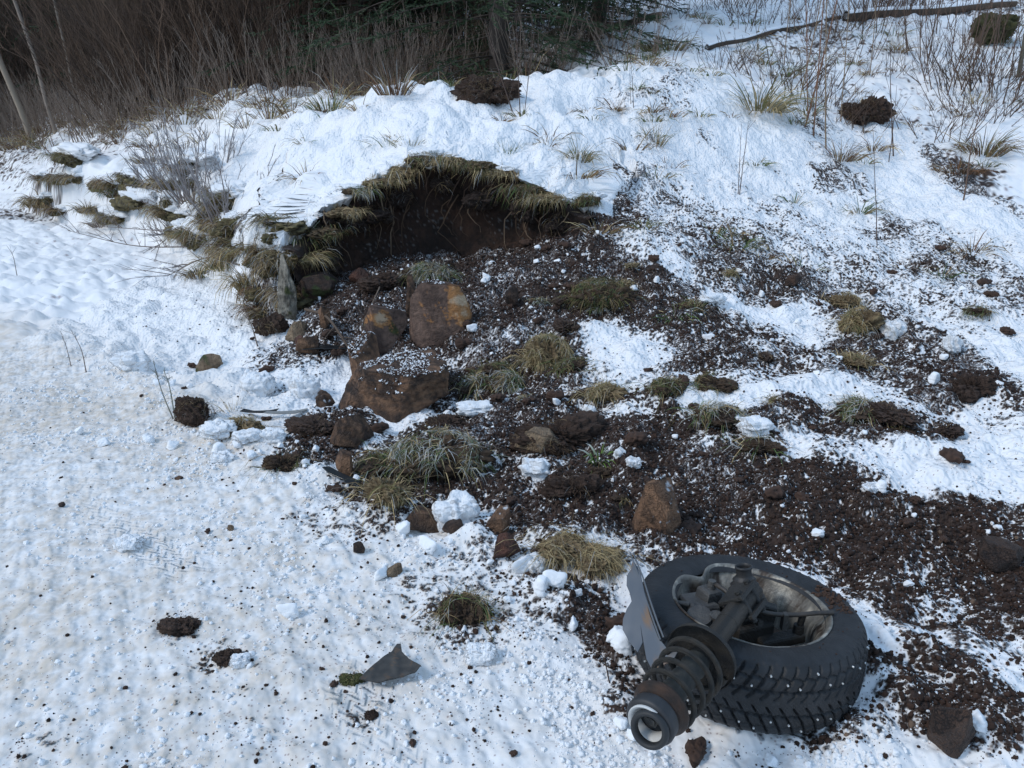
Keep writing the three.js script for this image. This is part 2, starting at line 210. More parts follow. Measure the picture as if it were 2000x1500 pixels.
{
  const rows = [0.35]; while (rows[rows.length - 1] < 75) { const D = rows[rows.length - 1]; rows.push(D + Math.max(0.0125, 0.0050 * D, D < 1.1 ? 0.05 : 0, D > 16 ? 0.02 * D : 0)); }
  const NC = 520, R = rows.length, pos = new Float32Array(R * (NC + 1) * 3), uvN = new Float32Array(R * (NC + 1) * 2), uvF = new Float32Array(R * (NC + 1) * 2), tag = new Uint8Array(R * (NC + 1));
  for (let j = 0; j < R; j++) {
    const D = rows[j], hw = 0.86 * D + 0.95;
    for (let i = 0; i <= NC; i++) {
      const s = 2 * i / NC - 1, wide = clamp((Math.abs(s) - 0.95) / 0.05), x = hw * (s * 0.8 + 0.2 * s * s * s) * 1.04 + Math.sign(s) * wide * wide * 28, z = -D, o = j * (NC + 1) + i;
      const y = Hh(x, z); let ox = 0, oz = 0;
      if (z < -5 && z > -7.2 && x > -1.9 && x < 0.9) { [ox, oz] = overhang(x, z); }
      pos[o * 3] = x + ox; pos[o * 3 + 1] = y; pos[o * 3 + 2] = z + oz;
      uvN[o * 2] = (x - NX0) / (NX1 - NX0); uvN[o * 2 + 1] = (z - NZ0) / (NZ1 - NZ0); uvF[o * 2] = (x - FX0) / (FX1 - FX0); uvF[o * 2 + 1] = (z - FZ0) / (FZ1 - FZ0);
      const near = x > NX0 + 0.1 && x < NX1 - 0.1 && z > NZ0 + 0.1 && z < NZ1 - 0.1, r = lineSideFast(x, z);
      tag[o] = r < 0 ? (near ? 1 : 2) : z < -8.7 && lineSide(BANKLINE, x, z)[0] > 0.8 ? 3 : near ? 4 : 5;
    }
  }
  const whole = new THREE.BufferGeometry(); whole.setAttribute('position', new THREE.BufferAttribute(pos, 3));
  const idx = []; for (let j = 0; j + 1 < R; j++) for (let i = 0; i < NC; i++) { const a = j * (NC + 1) + i, b = a + 1, c = a + NC + 1, d = c + 1; idx.push(a, b, c, b, d, c); }
  whole.setIndex(idx); whole.computeVertexNormals(); const nor = whole.attributes.normal.array;
  const sheet = (name, tags) => {
    const g = new THREE.BufferGeometry(), P_ = [], N_ = [], U_ = [], I_ = [], mats = []; let start = 0;
    for (const t of tags) {
      const remap = new Map(), uv = t === 1 || t === 4 ? uvN : uvF;
      for (let j = 0; j + 1 < R; j++) for (let i = 0; i < NC; i++) {
        const a = j * (NC + 1) + i; if (tag[a] !== t) continue;
        const q = [a, a + 1, a + NC + 1, a + NC + 2].map((k) => { if (!remap.has(k)) { remap.set(k, P_.length / 3); P_.push(pos[k * 3], pos[k * 3 + 1], pos[k * 3 + 2]); N_.push(nor[k * 3], nor[k * 3 + 1], nor[k * 3 + 2]); U_.push(uv[k * 2], uv[k * 2 + 1]); } return remap.get(k); });
        I_.push(q[0], q[1], q[2], q[1], q[3], q[2]);
      }
      g.addGroup(start, I_.length - start, mats.length); start = I_.length; mats.push(t === 1 || t === 4 ? nearM : farM);
    }
    g.setAttribute('position', new THREE.Float32BufferAttribute(P_, 3)); g.setAttribute('normal', new THREE.Float32BufferAttribute(N_, 3)); g.setAttribute('uv', new THREE.Float32BufferAttribute(U_, 2)); g.setIndex(I_);
    const m = new THREE.Mesh(g, mats.length > 1 ? mats : mats[0]); m.name = name; m.userData.kind = 'structure'; m.castShadow = m.receiveShadow = true; scene.add(m); return m;
  };
  sheet('snowy_road', [1, 2]); sheet('roadside_ground', [4, 5]); sheet('hillside', [3]);
  // the road and verge go on behind the photographer
  const back = new THREE.PlaneGeometry(80, 60, 8, 8); back.rotateX(-PI / 2); back.translate(0, -0.03, 29.6);
  const bm = new THREE.Mesh(back, new THREE.MeshStandardMaterial({ name: 'packed_snow', color: new THREE.Color().setRGB(0.74, 0.73, 0.73), roughness: 0.85 })); bm.name = 'snowy_ground'; bm.userData.kind = 'structure'; bm.receiveShadow = true; scene.add(bm);
}

// ---------------------------------------------------------------- kit: mesh builder, shapes, things
const V = (x, y, z) => new THREE.Vector3(x, y, z);
const taken = new Map();
const numbered = (n) => { const k = taken.get(n) || 0; taken.set(n, k + 1); return k ? `${n}_${String(k).padStart(3, '0')}` : n; };
class MB {
  constructor() { this.p = []; this.i = []; this.c = []; }
  get n() { return this.p.length / 3; }
  v(x, y, z, c) { this.p.push(x, y, z); this.c.push(c[0], c[1], c[2]); return this.p.length / 3 - 1; }
  tri(a, b, c) { this.i.push(a, b, c); }
  tube(pts, r0, r1, sides, c0, c1 = c0) { // a tapered round stem through points
    const n = pts.length, t = V(0, 0, 0), a = V(0, 0, 0), b = V(0, 0, 0); let ref = V(0.3, 0.1, 0.95), base = this.n;
    for (let k = 0; k < n; k++) {
      t.subVectors(pts[Math.min(n - 1, k + 1)], pts[Math.max(0, k - 1)]).normalize(); if (Math.abs(t.dot(ref)) > 0.95) ref = V(0.9, 0.3, -0.2); a.crossVectors(t, ref).normalize(); b.crossVectors(t, a);
      const f = k / (n - 1), r = lerp(r0, r1, f), c = [lerp(c0[0], c1[0], f), lerp(c0[1], c1[1], f), lerp(c0[2], c1[2], f)];
      for (let s = 0; s < sides; s++) { const q = s / sides * TAU, x = Math.cos(q) * r, y = Math.sin(q) * r; this.v(pts[k].x + a.x * x + b.x * y, pts[k].y + a.y * x + b.y * y, pts[k].z + a.z * x + b.z * y, c); }
    }
    for (let k = 0; k + 1 < n; k++) for (let s = 0; s < sides; s++) { const A = base + k * sides + s, B = base + k * sides + (s + 1) % sides; this.i.push(A, A + sides, B, B, A + sides, B + sides); }
    return this;
  }
  blade(p, d, len, w, droop, c0, c1, segs = 3, side = null) { // a narrow leaf that bends over under its weight
    const q = p.clone(), dir = d.clone().normalize(), s = side || V(-dir.z, 0.15, dir.x).normalize(), st = len / segs; let a = -1, b = -1;
    for (let k = 0; k <= segs; k++) {
      const f = k / segs, hw = w * 0.5 * (1 - f * f), c = [lerp(c0[0], c1[0], f), lerp(c0[1], c1[1], f), lerp(c0[2], c1[2], f)];
      if (k < segs) { const A = this.v(q.x - s.x * hw, q.y - s.y * hw, q.z - s.z * hw, c), B = this.v(q.x + s.x * hw, q.y + s.y * hw, q.z + s.z * hw, c); if (a >= 0) this.i.push(a, b, A, b, B, A); a = A; b = B; } else { const T = this.v(q.x, q.y, q.z, c); this.i.push(a, b, T); }
      q.addScaledVector(dir, st); dir.y -= droop * st / len; dir.normalize();
    }
  }
  geo() { const g = new THREE.BufferGeometry(); g.setAttribute('position', new THREE.Float32BufferAttribute(this.p, 3)); g.setAttribute('color', new THREE.Float32BufferAttribute(this.c, 3)); g.setIndex(this.i); g.computeVertexNormals(); return g; }
}
const vcol = (name, rough = 0.9, extra = {}) => new THREE.MeshStandardMaterial({ name, vertexColors: true, roughness: rough, side: THREE.DoubleSide, ...extra });
// fine grain that any surface can carry, in metres
const grain = dataTex(512, (d) => { for (let j = 0; j < 512; j++) for (let i = 0; i < 512; i++) { const x = i / 512, y = j / 512, w = (f, s) => { // tiles by blending
  const a = pn(x * f + s, y * f), b = pn((x - 1) * f + s, y * f), c = pn(x * f + s, (y - 1) * f), e = pn((x - 1) * f + s, (y - 1) * f); return (a * (1 - x) + b * x) * (1 - y) + (c * (1 - x) + e * x) * y; };
  const v = clamp(0.5 + 0.34 * w(14, 3) + 0.25 * w(37, 90) + 0.2 * w(90, 41) + 0.1 * (rnd2(i, j) - 0.5)); const o = (j * 512 + i) * 4; d[o] = d[o + 1] = d[o + 2] = v * 255; d[o + 3] = 255; } });
const M = {
  leaf: vcol('dry_grass', 0.85), wood: vcol('bark', 0.9), needle: vcol('spruce_needles', 0.75),
  rock: vcol('stone', 0.72, { bumpMap: grain, bumpScale: 0.022 }), clod: vcol('earth', 0.95, { bumpMap: grain, bumpScale: 0.012 }),
  snow: new THREE.MeshStandardMaterial({ name: 'snow', color: new THREE.Color().setRGB(0.87, 0.88, 0.89), roughness: 0.8, bumpMap: grain, bumpScale: 0.006 }),
  crumb: new THREE.MeshStandardMaterial({ name: 'snow_crumb', color: new THREE.Color().setRGB(0.87, 0.88, 0.89), roughness: 0.8 }),
  grit: vcol('soil_crumbs', 0.95),
};
function mesh(name, g, m, parent) { const o = new THREE.Mesh(g, m); o.name = parent ? name : numbered(name); o.castShadow = o.receiveShadow = true; if (parent && /grass/.test(name)) o.userData.kind = 'stuff'; (parent || scene).add(o); return o; }
function tag(o, label, category, group) { o.userData.label = label; o.userData.category = category; if (group) o.userData.group = group; return o; }
function thing(name, label, category, p = [0, 0, 0], turn = 0, group) { const o = new THREE.Group(); o.name = numbered(name); o.position.set(...p); o.rotation.y = turn; scene.add(o); return tag(o, label, category, group); }
function copyOf(src, label, group) { const o = src.clone(); o.name = numbered(src.name.replace(/_\d{3}$/, '')); scene.add(o); if (label) o.userData = { ...src.userData, label }; if (group) o.userData.group = group; return o; }
function boxUV(g) { g.computeVertexNormals(); const p = g.attributes.position, n = g.attributes.normal, uv = new Float32Array(p.count * 2); for (let i = 0; i < p.count; i++) { const ax = Math.abs(n.getX(i)), ay = Math.abs(n.getY(i)), az = Math.abs(n.getZ(i)); const [a, b] = ay >= ax && ay >= az ? [p.getX(i), p.getZ(i)] : ax > az ? [p.getZ(i), p.getY(i)] : [p.getX(i), p.getY(i)]; uv[i * 2] = a * 4; uv[i * 2 + 1] = b * 4; } g.setAttribute('uv', new THREE.BufferAttribute(uv, 2)); return g; }
const sphereCache = {};
function ball(det) { if (!sphereCache[det]) { const g = new THREE.IcosahedronGeometry(1, det); g.deleteAttribute('uv'); g.deleteAttribute('normal'); sphereCache[det] = mergeVertices(g, 1e-5); } return sphereCache[det].clone(); }
// A broken stone: flat faces cut round a centre, edges worn, surface pitted. size in metres; base near y = 0. colour(nx, ny, nz, x, y, z) gives the base colour.
function rockGeo(seed, sx, sy, sz, { det = 14, cuts = 13, worn = 0.04, rough = 0.05, flatTop = 0, planes = [] } = {}, colour) {
  const r = rngOf(seed), g = ball(det), p = g.attributes.position, N = [], col = new Float32Array(p.count * 3), v = V(0, 0, 0);
  for (let k = 0; k < cuts; k++) { const n = V(r.g(), r.g(), r.g()).normalize(); N.push([n, r.in(0.52, 0.86)]); } for (let k = 0; k < 7; k++) { const a = (k + r.in(-0.3, 0.3)) / 7 * TAU; N.push([V(Math.cos(a), r.in(-0.15, 0.5), Math.sin(a)).normalize(), r.in(0.6, 0.95)]); }
  if (flatTop) N.push([V(r.in(-0.1, 0.1), 1, r.in(-0.1, 0.15)).normalize(), flatTop]);
  N.push([V(0, -1, 0), 0.75]); for (const [x, y, z, d] of planes) N.push([V(x, y, z).normalize(), d]);
  for (let i = 0; i < p.count; i++) {
    v.fromBufferAttribute(p, i).normalize(); let s = 0; const kk = 5.5 / worn;
    for (const [n, d] of N) { const c = v.dot(n); if (c > 0.02) s += Math.exp(-kk * 0.6 * (d / c)); } s += Math.exp(-kk * 0.6 * 1.3);
    let rad = -Math.log(s) / (kk * 0.6);
    rad += rough * (0.8 * pn3(v.x * 3 + seed, v.y * 3, v.z * 3) + 0.45 * pn3(v.x * 8, v.y * 8 + seed, v.z * 8) + 0.25 * pn3(v.x * 19, v.y * 19, v.z * 19 + seed));
    const x = v.x * rad * sx * 0.5, y = v.y * rad * sy * 0.5 + sy * 0.4, z = v.z * rad * sz * 0.5; p.setXYZ(i, x, y, z);
  }
  g.computeVertexNormals(); const n = g.attributes.normal;
  for (let i = 0; i < p.count; i++) { const c = colour(n.getX(i), n.getY(i), n.getZ(i), p.getX(i), p.getY(i), p.getZ(i)); col[i * 3] = c[0]; col[i * 3 + 1] = c[1]; col[i * 3 + 2] = c[2]; }
  g.setAttribute('color', new THREE.BufferAttribute(col, 3)); return boxUV(g);
}
const mixc = (a, b, t) => { t = clamp(t); return [lerp(a[0], b[0], t), lerp(a[1], b[1], t), lerp(a[2], b[2], t)]; };
const STONE = { rose: [[0.10, 0.060, 0.045], [0.26, 0.16, 0.115]], brown: [[0.06, 0.033, 0.02], [0.27, 0.145, 0.078]], dark: [[0.032, 0.019, 0.014], [0.10, 0.055, 0.035]], red: [[0.06, 0.025, 0.016], [0.16, 0.064, 0.038]], tan: [[0.20, 0.135, 0.082], [0.38, 0.27, 0.17]], grey: [[0.12, 0.105, 0.08], [0.40, 0.36, 0.29]] };
function stoneColour(kind, seed, { moss = 0, frost = 0, earth = 0, chip = null } = {}) {
  const [a, b] = STONE[kind];
  return (nx, ny, nz, x, y, z) => {
    let c = mixc(a, b, 0.42 + 1.1 * pn3(x * 9 + seed, y * 9, z * 9) + 0.9 * pn3(x * 37, y * 37 + seed, z * 37));
    const m = pn3(x * 14 + seed * 2, y * 14, z * 14), f = pn3(x * 70, y * 70 + seed, z * 70) + 0.6 * pn3(x * 22 + 5, y * 22, z * 22);
    if (moss) c = mixc(c, [0.075, 0.085, 0.022], sstep(0.35 - moss, 0.6 - moss, m));
    if (chip) { const q = chip(x, y, z) + 0.5 * m + 0.25 * f; c = mixc(c, [0.52, 0.24, 0.085], sstep(0.35, 0.5, q)); c = mixc(c, [0.70, 0.50, 0.32], sstep(0.62, 0.95, q + 0.35 * pn3(x * 26, y * 26, z * 26))); }
    if (earth && ny > 0.3) c = mixc(c, [0.03, 0.018, 0.013], earth * sstep(-0.5, 0.3, m + 0.3 * f));
    if (frost && ny > 0.35) c = mixc(c, [0.74, 0.76, 0.79], sstep(0.45 - frost, 0.75 - frost, f + 0.2 * m));
    return c;
  };
}
function clodGeo(seed, sx, sy, sz, c0, c1, det = 12, lump = 0.22) { // a crumbly ball of earth and roots
  const g = ball(det), p = g.attributes.position, col = new Float32Array(p.count * 3), v = V(0, 0, 0), RR = rngOf(Math.round(seed * 91) + 5), lobes = []; for (let k = 0; k < 6; k++) { const a = RR() * TAU, q = RR.in(0.25, 0.62); lobes.push([Math.cos(a) * q, RR.g() * 0.35, Math.sin(a) * q, RR.in(0.38, 0.62)]); }
  for (let i = 0; i < p.count; i++) {
    v.fromBufferAttribute(p, i); let far = 0.45; for (const [x, y, z, rr] of lobes) { const k = x * v.x + y * v.y + z * v.z, q = rr * rr - (x * x + y * y + z * z) + k * k; if (q > 0) far = Math.max(far, k + Math.sqrt(q)); } const a = pn3(v.x * 1.7 + seed, v.y * 1.7, v.z * 1.7), b = pn3(v.x * 5 + seed, v.y * 5, v.z * 5), c = pn3(v.x * 13, v.y * 13 + seed, v.z * 13);
    const r = far * 1.02 + lump * (0.6 * a + 0.8 * b + 0.6 * c); p.setXYZ(i, v.x * r * sx / 2, v.y * r * sy / 2 + sy * 0.38, v.z * r * sz / 2);
    const k = mixc(c0, c1, 0.45 + 0.6 * b + 0.7 * c); col[i * 3] = k[0]; col[i * 3 + 1] = k[1]; col[i * 3 + 2] = k[2];
  }
  g.setAttribute('color', new THREE.BufferAttribute(col, 3)); return boxUV(g);
}
function snowLumpGeo(seed, sx, sy, sz, det = 8, block = 0) {
  const g = ball(det), p = g.attributes.position, v = V(0, 0, 0);
  for (let i = 0; i < p.count; i++) {
    v.fromBufferAttribute(p, i); if (block) { const m = Math.pow(Math.abs(v.x) ** 5 + Math.abs(v.y) ** 5 + Math.abs(v.z) ** 5, 0.2); v.multiplyScalar(lerp(1, 1 / m * 0.85, block)); }
    const r = 1 + 0.42 * pn3(v.x * 1.8 + seed, v.y * 1.8, v.z * 1.8) + 0.2 * pn3(v.x * 4.5 + seed, v.y * 4.5, v.z * 4.5) + 0.05 * pn3(v.x * 12, v.y * 12 + seed, v.z * 12);
    p.setXYZ(i, v.x * r * sx / 2, v.y * r * sy / 2 + sy * 0.3, v.z * r * sz / 2);
  }
  return boxUV(g);
}
const STRAW = [0.50, 0.39, 0.21], STRAW2 = [0.33, 0.24, 0.125], OLIVE = [0.17, 0.165, 0.06], GREEN = [0.10, 0.155, 0.045], BRIGHT = [0.12, 0.21, 0.04], BROWN = [0.11, 0.066, 0.034], RUST = [0.16, 0.075, 0.032], FROST = [0.52, 0.53, 0.52], DARKEARTH = [0.03, 0.018, 0.013], EARTH = [0.085, 0.048, 0.031];
// grass growing from a patch: mode 'up' from level ground, 'ball' all over a clod, 'hang' over an edge towards dir
function grassGeo(seed, n, { r = 0.1, rz = r, len = 0.12, w = 0.005, pal = [STRAW, STRAW2, OLIVE], mode = 'up', dir = V(0, 0, 1), droop = 1.2, spread = 0.6, size = null, frost = 0.1 } = {}) {
  const R = rngOf(seed), b = new MB();
  for (let k = 0; k < n; k++) {
    const a = R() * TAU, q = Math.sqrt(R()), L = len * R.in(0.45, 1.25), p = V(0, 0, 0), d = V(0, 1, 0);
    if (mode === 'ball') { const y = R.in(-0.25, 1), s = Math.sqrt(Math.max(0, 1 - y * y)); p.set(Math.cos(a) * s * size[0] / 2 * 0.92, y * size[1] / 2 * 0.92 + size[1] * 0.38, Math.sin(a) * s * size[2] / 2 * 0.92); const nn = V(Math.cos(a) * s, y, Math.sin(a) * s), lay = V(0.5 * Math.sin(seed * 1.7) + R.g() * 1.6, -0.15 + R.g() * 0.9, 0.3 + R.g() * 1.6); lay.addScaledVector(nn, -lay.dot(nn)); d.copy(lay).normalize().addScaledVector(nn, R() < 0.08 ? 1.0 : R.in(-0.1, 0.4)); if (pn3(p.x * 7 + seed, p.y * 7, p.z * 7) < -0.04) continue; }
    else if (mode === 'hang') { p.set(R.in(-r, r), R.g() * 0.03, R.g() * rz); d.copy(dir).multiplyScalar(R.in(0.4, 1.1)).add(V(R.g() * spread, R.in(0.1, 0.6), R.g() * 0.2)); }
    else { p.set(Math.cos(a) * q * r, -0.01, Math.sin(a) * q * rz); d.set(Math.cos(a) * q * spread + R.g() * 0.25, 1, Math.sin(a) * q * spread + R.g() * 0.25); }
    const c = pal[Math.min(pal.length - 1, Math.floor(pal.length * clamp(0.5 + 0.55 * pn3(p.x * 11, p.y * 11 + seed, p.z * 11) + R.in(-0.35, 0.35))))], m = R.in(0.6, 1.25), c0 = [c[0] * m * 0.8, c[1] * m * 0.8, c[2] * m * 0.8], c1 = R() < frost ? FROST : [c[0] * m * 1.15, c[1] * m * 1.1, c[2] * m];
    b.blade(p, d, L, w * R.in(0.6, 1.3), droop * R.in(0.5, 1.6), c0, c1, 3, V(R.g(), R.g() * 0.5, R.g()).normalize());
  }
  return b.geo();
}
const groundPoint = (x, z, dy = 0) => [x, Hh(x, z) + dy, z];
function subdivide(geo, times) { let gq = geo.index ? geo.toNonIndexed() : geo; let a = Array.from(gq.attributes.position.array); for (let t = 0; t < times; t++) { const b = []; for (let i = 0; i < a.length; i += 9) { const A = a.slice(i, i + 3), B = a.slice(i + 3, i + 6), C = a.slice(i + 6, i + 9), m = (p, q) => [(p[0] + q[0]) / 2, (p[1] + q[1]) / 2, (p[2] + q[2]) / 2], AB = m(A, B), BC = m(B, C), CA = m(C, A); b.push(...A, ...AB, ...CA, ...AB, ...B, ...BC, ...CA, ...BC, ...C, ...AB, ...BC, ...CA); } a = b; } const o = new THREE.BufferGeometry(); o.setAttribute('position', new THREE.Float32BufferAttribute(a, 3)); return mergeVertices(o, 1e-6); }


// ---------------------------------------------------------------- the torn-off wheel with its strut
{
  const wp = [0.663, 0.135, -1.813];
  const root = thing('broken_wheel', 'torn-off studded car wheel lying flat with its strut and coil spring still attached', 'wheel', wp);
  root.rotation.set(-5.5 * PI / 180, 0, -3.5 * PI / 180); root.updateMatrixWorld(true);
  const L = (p) => root.worldToLocal(V(...p));
  const rubber = new THREE.MeshStandardMaterial({ name: 'tyre_rubber', vertexColors: true, roughness: 0.62, bumpMap: grain, bumpScale: 0.0015 });
  const black = new THREE.MeshStandardMaterial({ name: 'black_rubber', color: new THREE.Color().setRGB(0.02, 0.021, 0.022), roughness: 0.6 });
  const iron = vcol('dirty_iron', 0.62, { metalness: 0.35, bumpMap: grain, bumpScale: 0.004 });
  const steel = vcol('dirty_rim_steel', 0.5, { metalness: 0.45, bumpMap: grain, bumpScale: 0.002 });
  const join = (list) => { const gs = list.map((g) => { const q = g.index ? g.toNonIndexed() : g.clone(); for (const k of Object.keys(q.attributes)) if (k !== 'position' && k !== 'normal') q.deleteAttribute(k); return q; }); return mergeGeometries(gs); };
  const paint = (g, c0, c1, f = 40, s = 0) => { const p = g.attributes.position, c = new Float32Array(p.count * 3); for (let i = 0; i < p.count; i++) { const x = p.getX(i), y = p.getY(i), z = p.getZ(i), k = mixc(c0, c1, 0.4 + 0.8 * pn3(x * f + s, y * f, z * f) + 0.5 * pn3(x * f * 3, y * f * 3 + s, z * f * 3)); c[i * 3] = k[0]; c[i * 3 + 1] = k[1]; c[i * 3 + 2] = k[2]; } g.setAttribute('color', new THREE.BufferAttribute(c, 3)); const n = g.attributes.normal; if (!g.attributes.uv) { const uv = new Float32Array(p.count * 2); for (let i = 0; i < p.count; i++) { uv[i * 2] = (p.getX(i) + p.getY(i) * 0.7) * 6; uv[i * 2 + 1] = (p.getZ(i) - p.getY(i) * 0.7) * 6; } g.setAttribute('uv', new THREE.BufferAttribute(uv, 2)); } return g; };
  // tyre: sidewalls, shoulders and a directional tread cut with curved grooves
  const RT = 0.314, HW = 0.094, NP = 58;
  const groove = (a, w) => {
    const aw = Math.abs(w), p = a / TAU * NP + 1.9 * Math.pow(aw, 0.75) + (w > 0 ? 0.5 : 0), fr = p - Math.floor(p), lat = Math.min(fr, 1 - fr);
    const zig = 0.34 + 0.07 * Math.abs(((p * 1) % 1 + 1) % 1 - 0.5), z2 = 0.70 + 0.06 * Math.abs((p + 0.3) % 1 - 0.5);
    const g1 = (1 - sstep(0.055, 0.105, lat)) * sstep(0.06, 0.12, aw), g2 = 1 - sstep(0.022, 0.045, Math.abs(aw - zig)), g3 = (1 - sstep(0.012, 0.03, Math.abs(aw - z2))) * 0.8;
    const sipe = aw > 0.74 ? 0.16 * sstep(0.2, 0.7, Math.sin(aw * 190)) : 0.14 * sstep(0.3, 0.8, Math.sin(p * TAU * 3 + aw * 6));
    return Math.max(g1, g2, g3, sipe);
  };
  const prof = []; // [r, y, tread position or null]
  const side = [[0.200, 0.086], [0.206, 0.093], [0.216, 0.0985], [0.228, 0.101], [0.242, 0.1035], [0.256, 0.1045], [0.270, 0.1035], [0.282, 0.101], [0.292, 0.0975]];
  for (const [r, y] of side) prof.push([r, y, null]);
  for (let k = 0; k <= 52; k++) { const w = 1 - 2 * k / 52, e = Math.abs(w); prof.push([RT - 0.013 * Math.pow(e, 3.5) - 0.006 * Math.pow(e, 14), w * HW, w * 1.0]); }
  for (const [r, y] of side.slice().reverse()) prof.push([r, -y, null]);
  const NA = 760, NPf = prof.length, g = new THREE.BufferGeometry(), pos = new Float32Array((NA + 1) * NPf * 3), col = new Float32Array((NA + 1) * NPf * 3), uv = new Float32Array((NA + 1) * NPf * 2), ix = [];
  for (let i = 0; i <= NA; i++) for (let k = 0; k < NPf; k++) {
    const a = i / NA * TAU, [r0, y, w] = prof[k], o = i * NPf + k; let r = r0, dirt;
    if (w !== null) r -= 0.0105 * groove(a, w) * sstep(1.02, 0.92, Math.abs(w) * 0.98); else { r += 0; }
    let yy = y; if (w === null) { const rib = 0.0009 * (Math.sin(r0 * 900) > 0.6 ? 1 : 0) + (r0 > 0.284 ? 0.0022 * sstep(0.3, 0.9, Math.sin(a * NP + 1.2)) : 0); yy += Math.sign(y) * rib; }
    pos[o * 3] = Math.cos(a) * r; pos[o * 3 + 1] = yy; pos[o * 3 + 2] = Math.sin(a) * r; uv[o * 2] = a * 1.4; uv[o * 2 + 1] = k / NPf * 1.6;
    const x = pos[o * 3], z = pos[o * 3 + 2], dn = pn3(x * 13, yy * 13, z * 13) + 0.7 * pn3(x * 50, yy * 50, z * 50) + 0.25 * pn(a * 6, r0 * 160);
    const c = mixc(mixc([0.011, 0.0115, 0.0125], [0.022, 0.023, 0.025], 0.5 + dn), [0.085, 0.062, 0.043], sstep(0.75, 1.5, dn + (w === null ? 0.25 : 0)) * 0.7);
    col[o * 3] = c[0]; col[o * 3 + 1] = c[1]; col[o * 3 + 2] = c[2];
  }
  for (let i = 0; i < NA; i++) for (let k = 0; k + 1 < NPf; k++) { const A = i * NPf + k, B = A + NPf; ix.push(A, A + 1, B, A + 1, B + 1, B); }
  g.setAttribute('position', new THREE.BufferAttribute(pos, 3)); g.setAttribute('color', new THREE.BufferAttribute(col, 3)); g.setAttribute('uv', new THREE.BufferAttribute(uv, 2)); g.setIndex(ix); g.computeVertexNormals();
  const tyre = mesh('tyre', g, rubber, root); tyre.userData.label = 'black winter tyre with studs and curved tread grooves';
  const studG = new THREE.CylinderGeometry(0.0026, 0.003, 0.005, 7), studM = new THREE.MeshStandardMaterial({ name: 'stud_steel', color: new THREE.Color().setRGB(0.62, 0.62, 0.6), roughness: 0.4, metalness: 0.5 }), R = rngOf(55);
  for (let k = 0; k < 96; k++) {
    const a = (k + R.in(-0.3, 0.3)) / 96 * TAU, w = [0.56, -0.48, 0.82, -0.84, 0.5, -0.62][k % 6] + R.in(-0.05, 0.05), e = Math.abs(w), r = RT - 0.013 * Math.pow(e, 3.5) + 0.0002;
    const s = mesh('stud', studG, studM, tyre); s.position.set(Math.cos(a) * r, w * HW, Math.sin(a) * r); s.quaternion.setFromUnitVectors(V(0, 1, 0), V(Math.cos(a), 0, Math.sin(a)));
  }
  // rim: rolled flange, bead seat, well and the disc face down on the ground; the flange is bent in on one side
  const rp = [[0.2035, 0.087], [0.212, 0.0905], [0.2165, 0.095], [0.2175, 0.099], [0.2145, 0.1015], [0.2105, 0.0995], [0.2055, 0.094], [0.2015, 0.086], [0.1985, 0.075], [0.194, 0.064], [0.186, 0.052], [0.180, 0.035], [0.178, 0.01], [0.176, -0.03], [0.172, -0.058], [0.150, -0.068], [0.110, -0.060], [0.075, -0.056], [0.045, -0.052], [0.0001, -0.052]];
  const NR = 220, rpos = [], rix = [], rcol = [];
  for (let i = 0; i <= NR; i++) for (const [r0, y0] of rp) {
    const a = i / NR * TAU, up = sstep(0.0, 0.095, y0); let da = a - 4.12; da = Math.atan2(Math.sin(da), Math.cos(da)); let db = a - 2.05; db = Math.atan2(Math.sin(db), Math.cos(db)); let dc = a - 1.45; dc = Math.atan2(Math.sin(dc), Math.cos(dc));
    const dent = up * (0.034 * Math.exp(-((da / 0.20) ** 2)) - 0.008 * Math.exp(-(((da - 0.45) / 0.3) ** 2)) + 0.006 * Math.exp(-((db / 0.3) ** 2)) + 0.004 * Math.exp(-((dc / 0.12) ** 2))), r = r0 - dent, y = y0 + up * (0.006 * Math.exp(-(((da + 0.25) / 0.2) ** 2)) - 0.01 * Math.exp(-((da / 0.22) ** 2)) + 0.003 * Math.sin(a * 3));
    rpos.push(Math.cos(a) * r, y, Math.sin(a) * r);
    const n = pn3(Math.cos(a) * 5, y * 30, Math.sin(a) * 5) + 0.6 * pn(a * 14, y * 120) + 0.4 * pn(a * 60, y * 300);
    let c = mixc([0.14, 0.13, 0.115], [0.30, 0.28, 0.24], 0.5 + 0.7 * n); c = mixc(c, [0.50, 0.45, 0.37], sstep(0.1, 0.8, n)); c = mixc(c, [0.05, 0.035, 0.026], sstep(0.15, 0.6, pn(a * 3 + 7, y * 25) + 0.4 * pn(a * 22, y * 160)));
    rcol.push(...c);
  }
  for (let i = 0; i < NR; i++) for (let k = 0; k + 1 < rp.length; k++) { const A = i * rp.length + k, B = A + rp.length; rix.push(A, A + 1, B, A + 1, B + 1, B); }
  const rg = new THREE.BufferGeometry(); rg.setAttribute('position', new THREE.Float32BufferAttribute(rpos, 3)); rg.setAttribute('color', new THREE.Float32BufferAttribute(rcol, 3)); rg.setIndex(rix); rg.computeVertexNormals(); { const u2 = new Float32Array(rpos.length / 3 * 2); for (let i = 0; i < u2.length / 2; i++) { u2[i * 2] = Math.floor(i / rp.length) / NR * 8; u2[i * 2 + 1] = rpos[i * 3 + 1] * 6; } rg.setAttribute('uv', new THREE.BufferAttribute(u2, 2)); }
  mesh('rim', rg, steel, root).userData.label = 'dirty silver rim with one side of its flange bent inwards';
  const lathe = (pts, n = 48) => new THREE.LatheGeometry(pts.map(([r, y]) => new THREE.Vector2(r, y)), n);
  const at = (geo, x, y, z, rx = 0, ry = 0, rz = 0) => { geo.rotateX(rx); geo.rotateY(ry); geo.rotateZ(rz); geo.translate(x, y, z); return geo; };
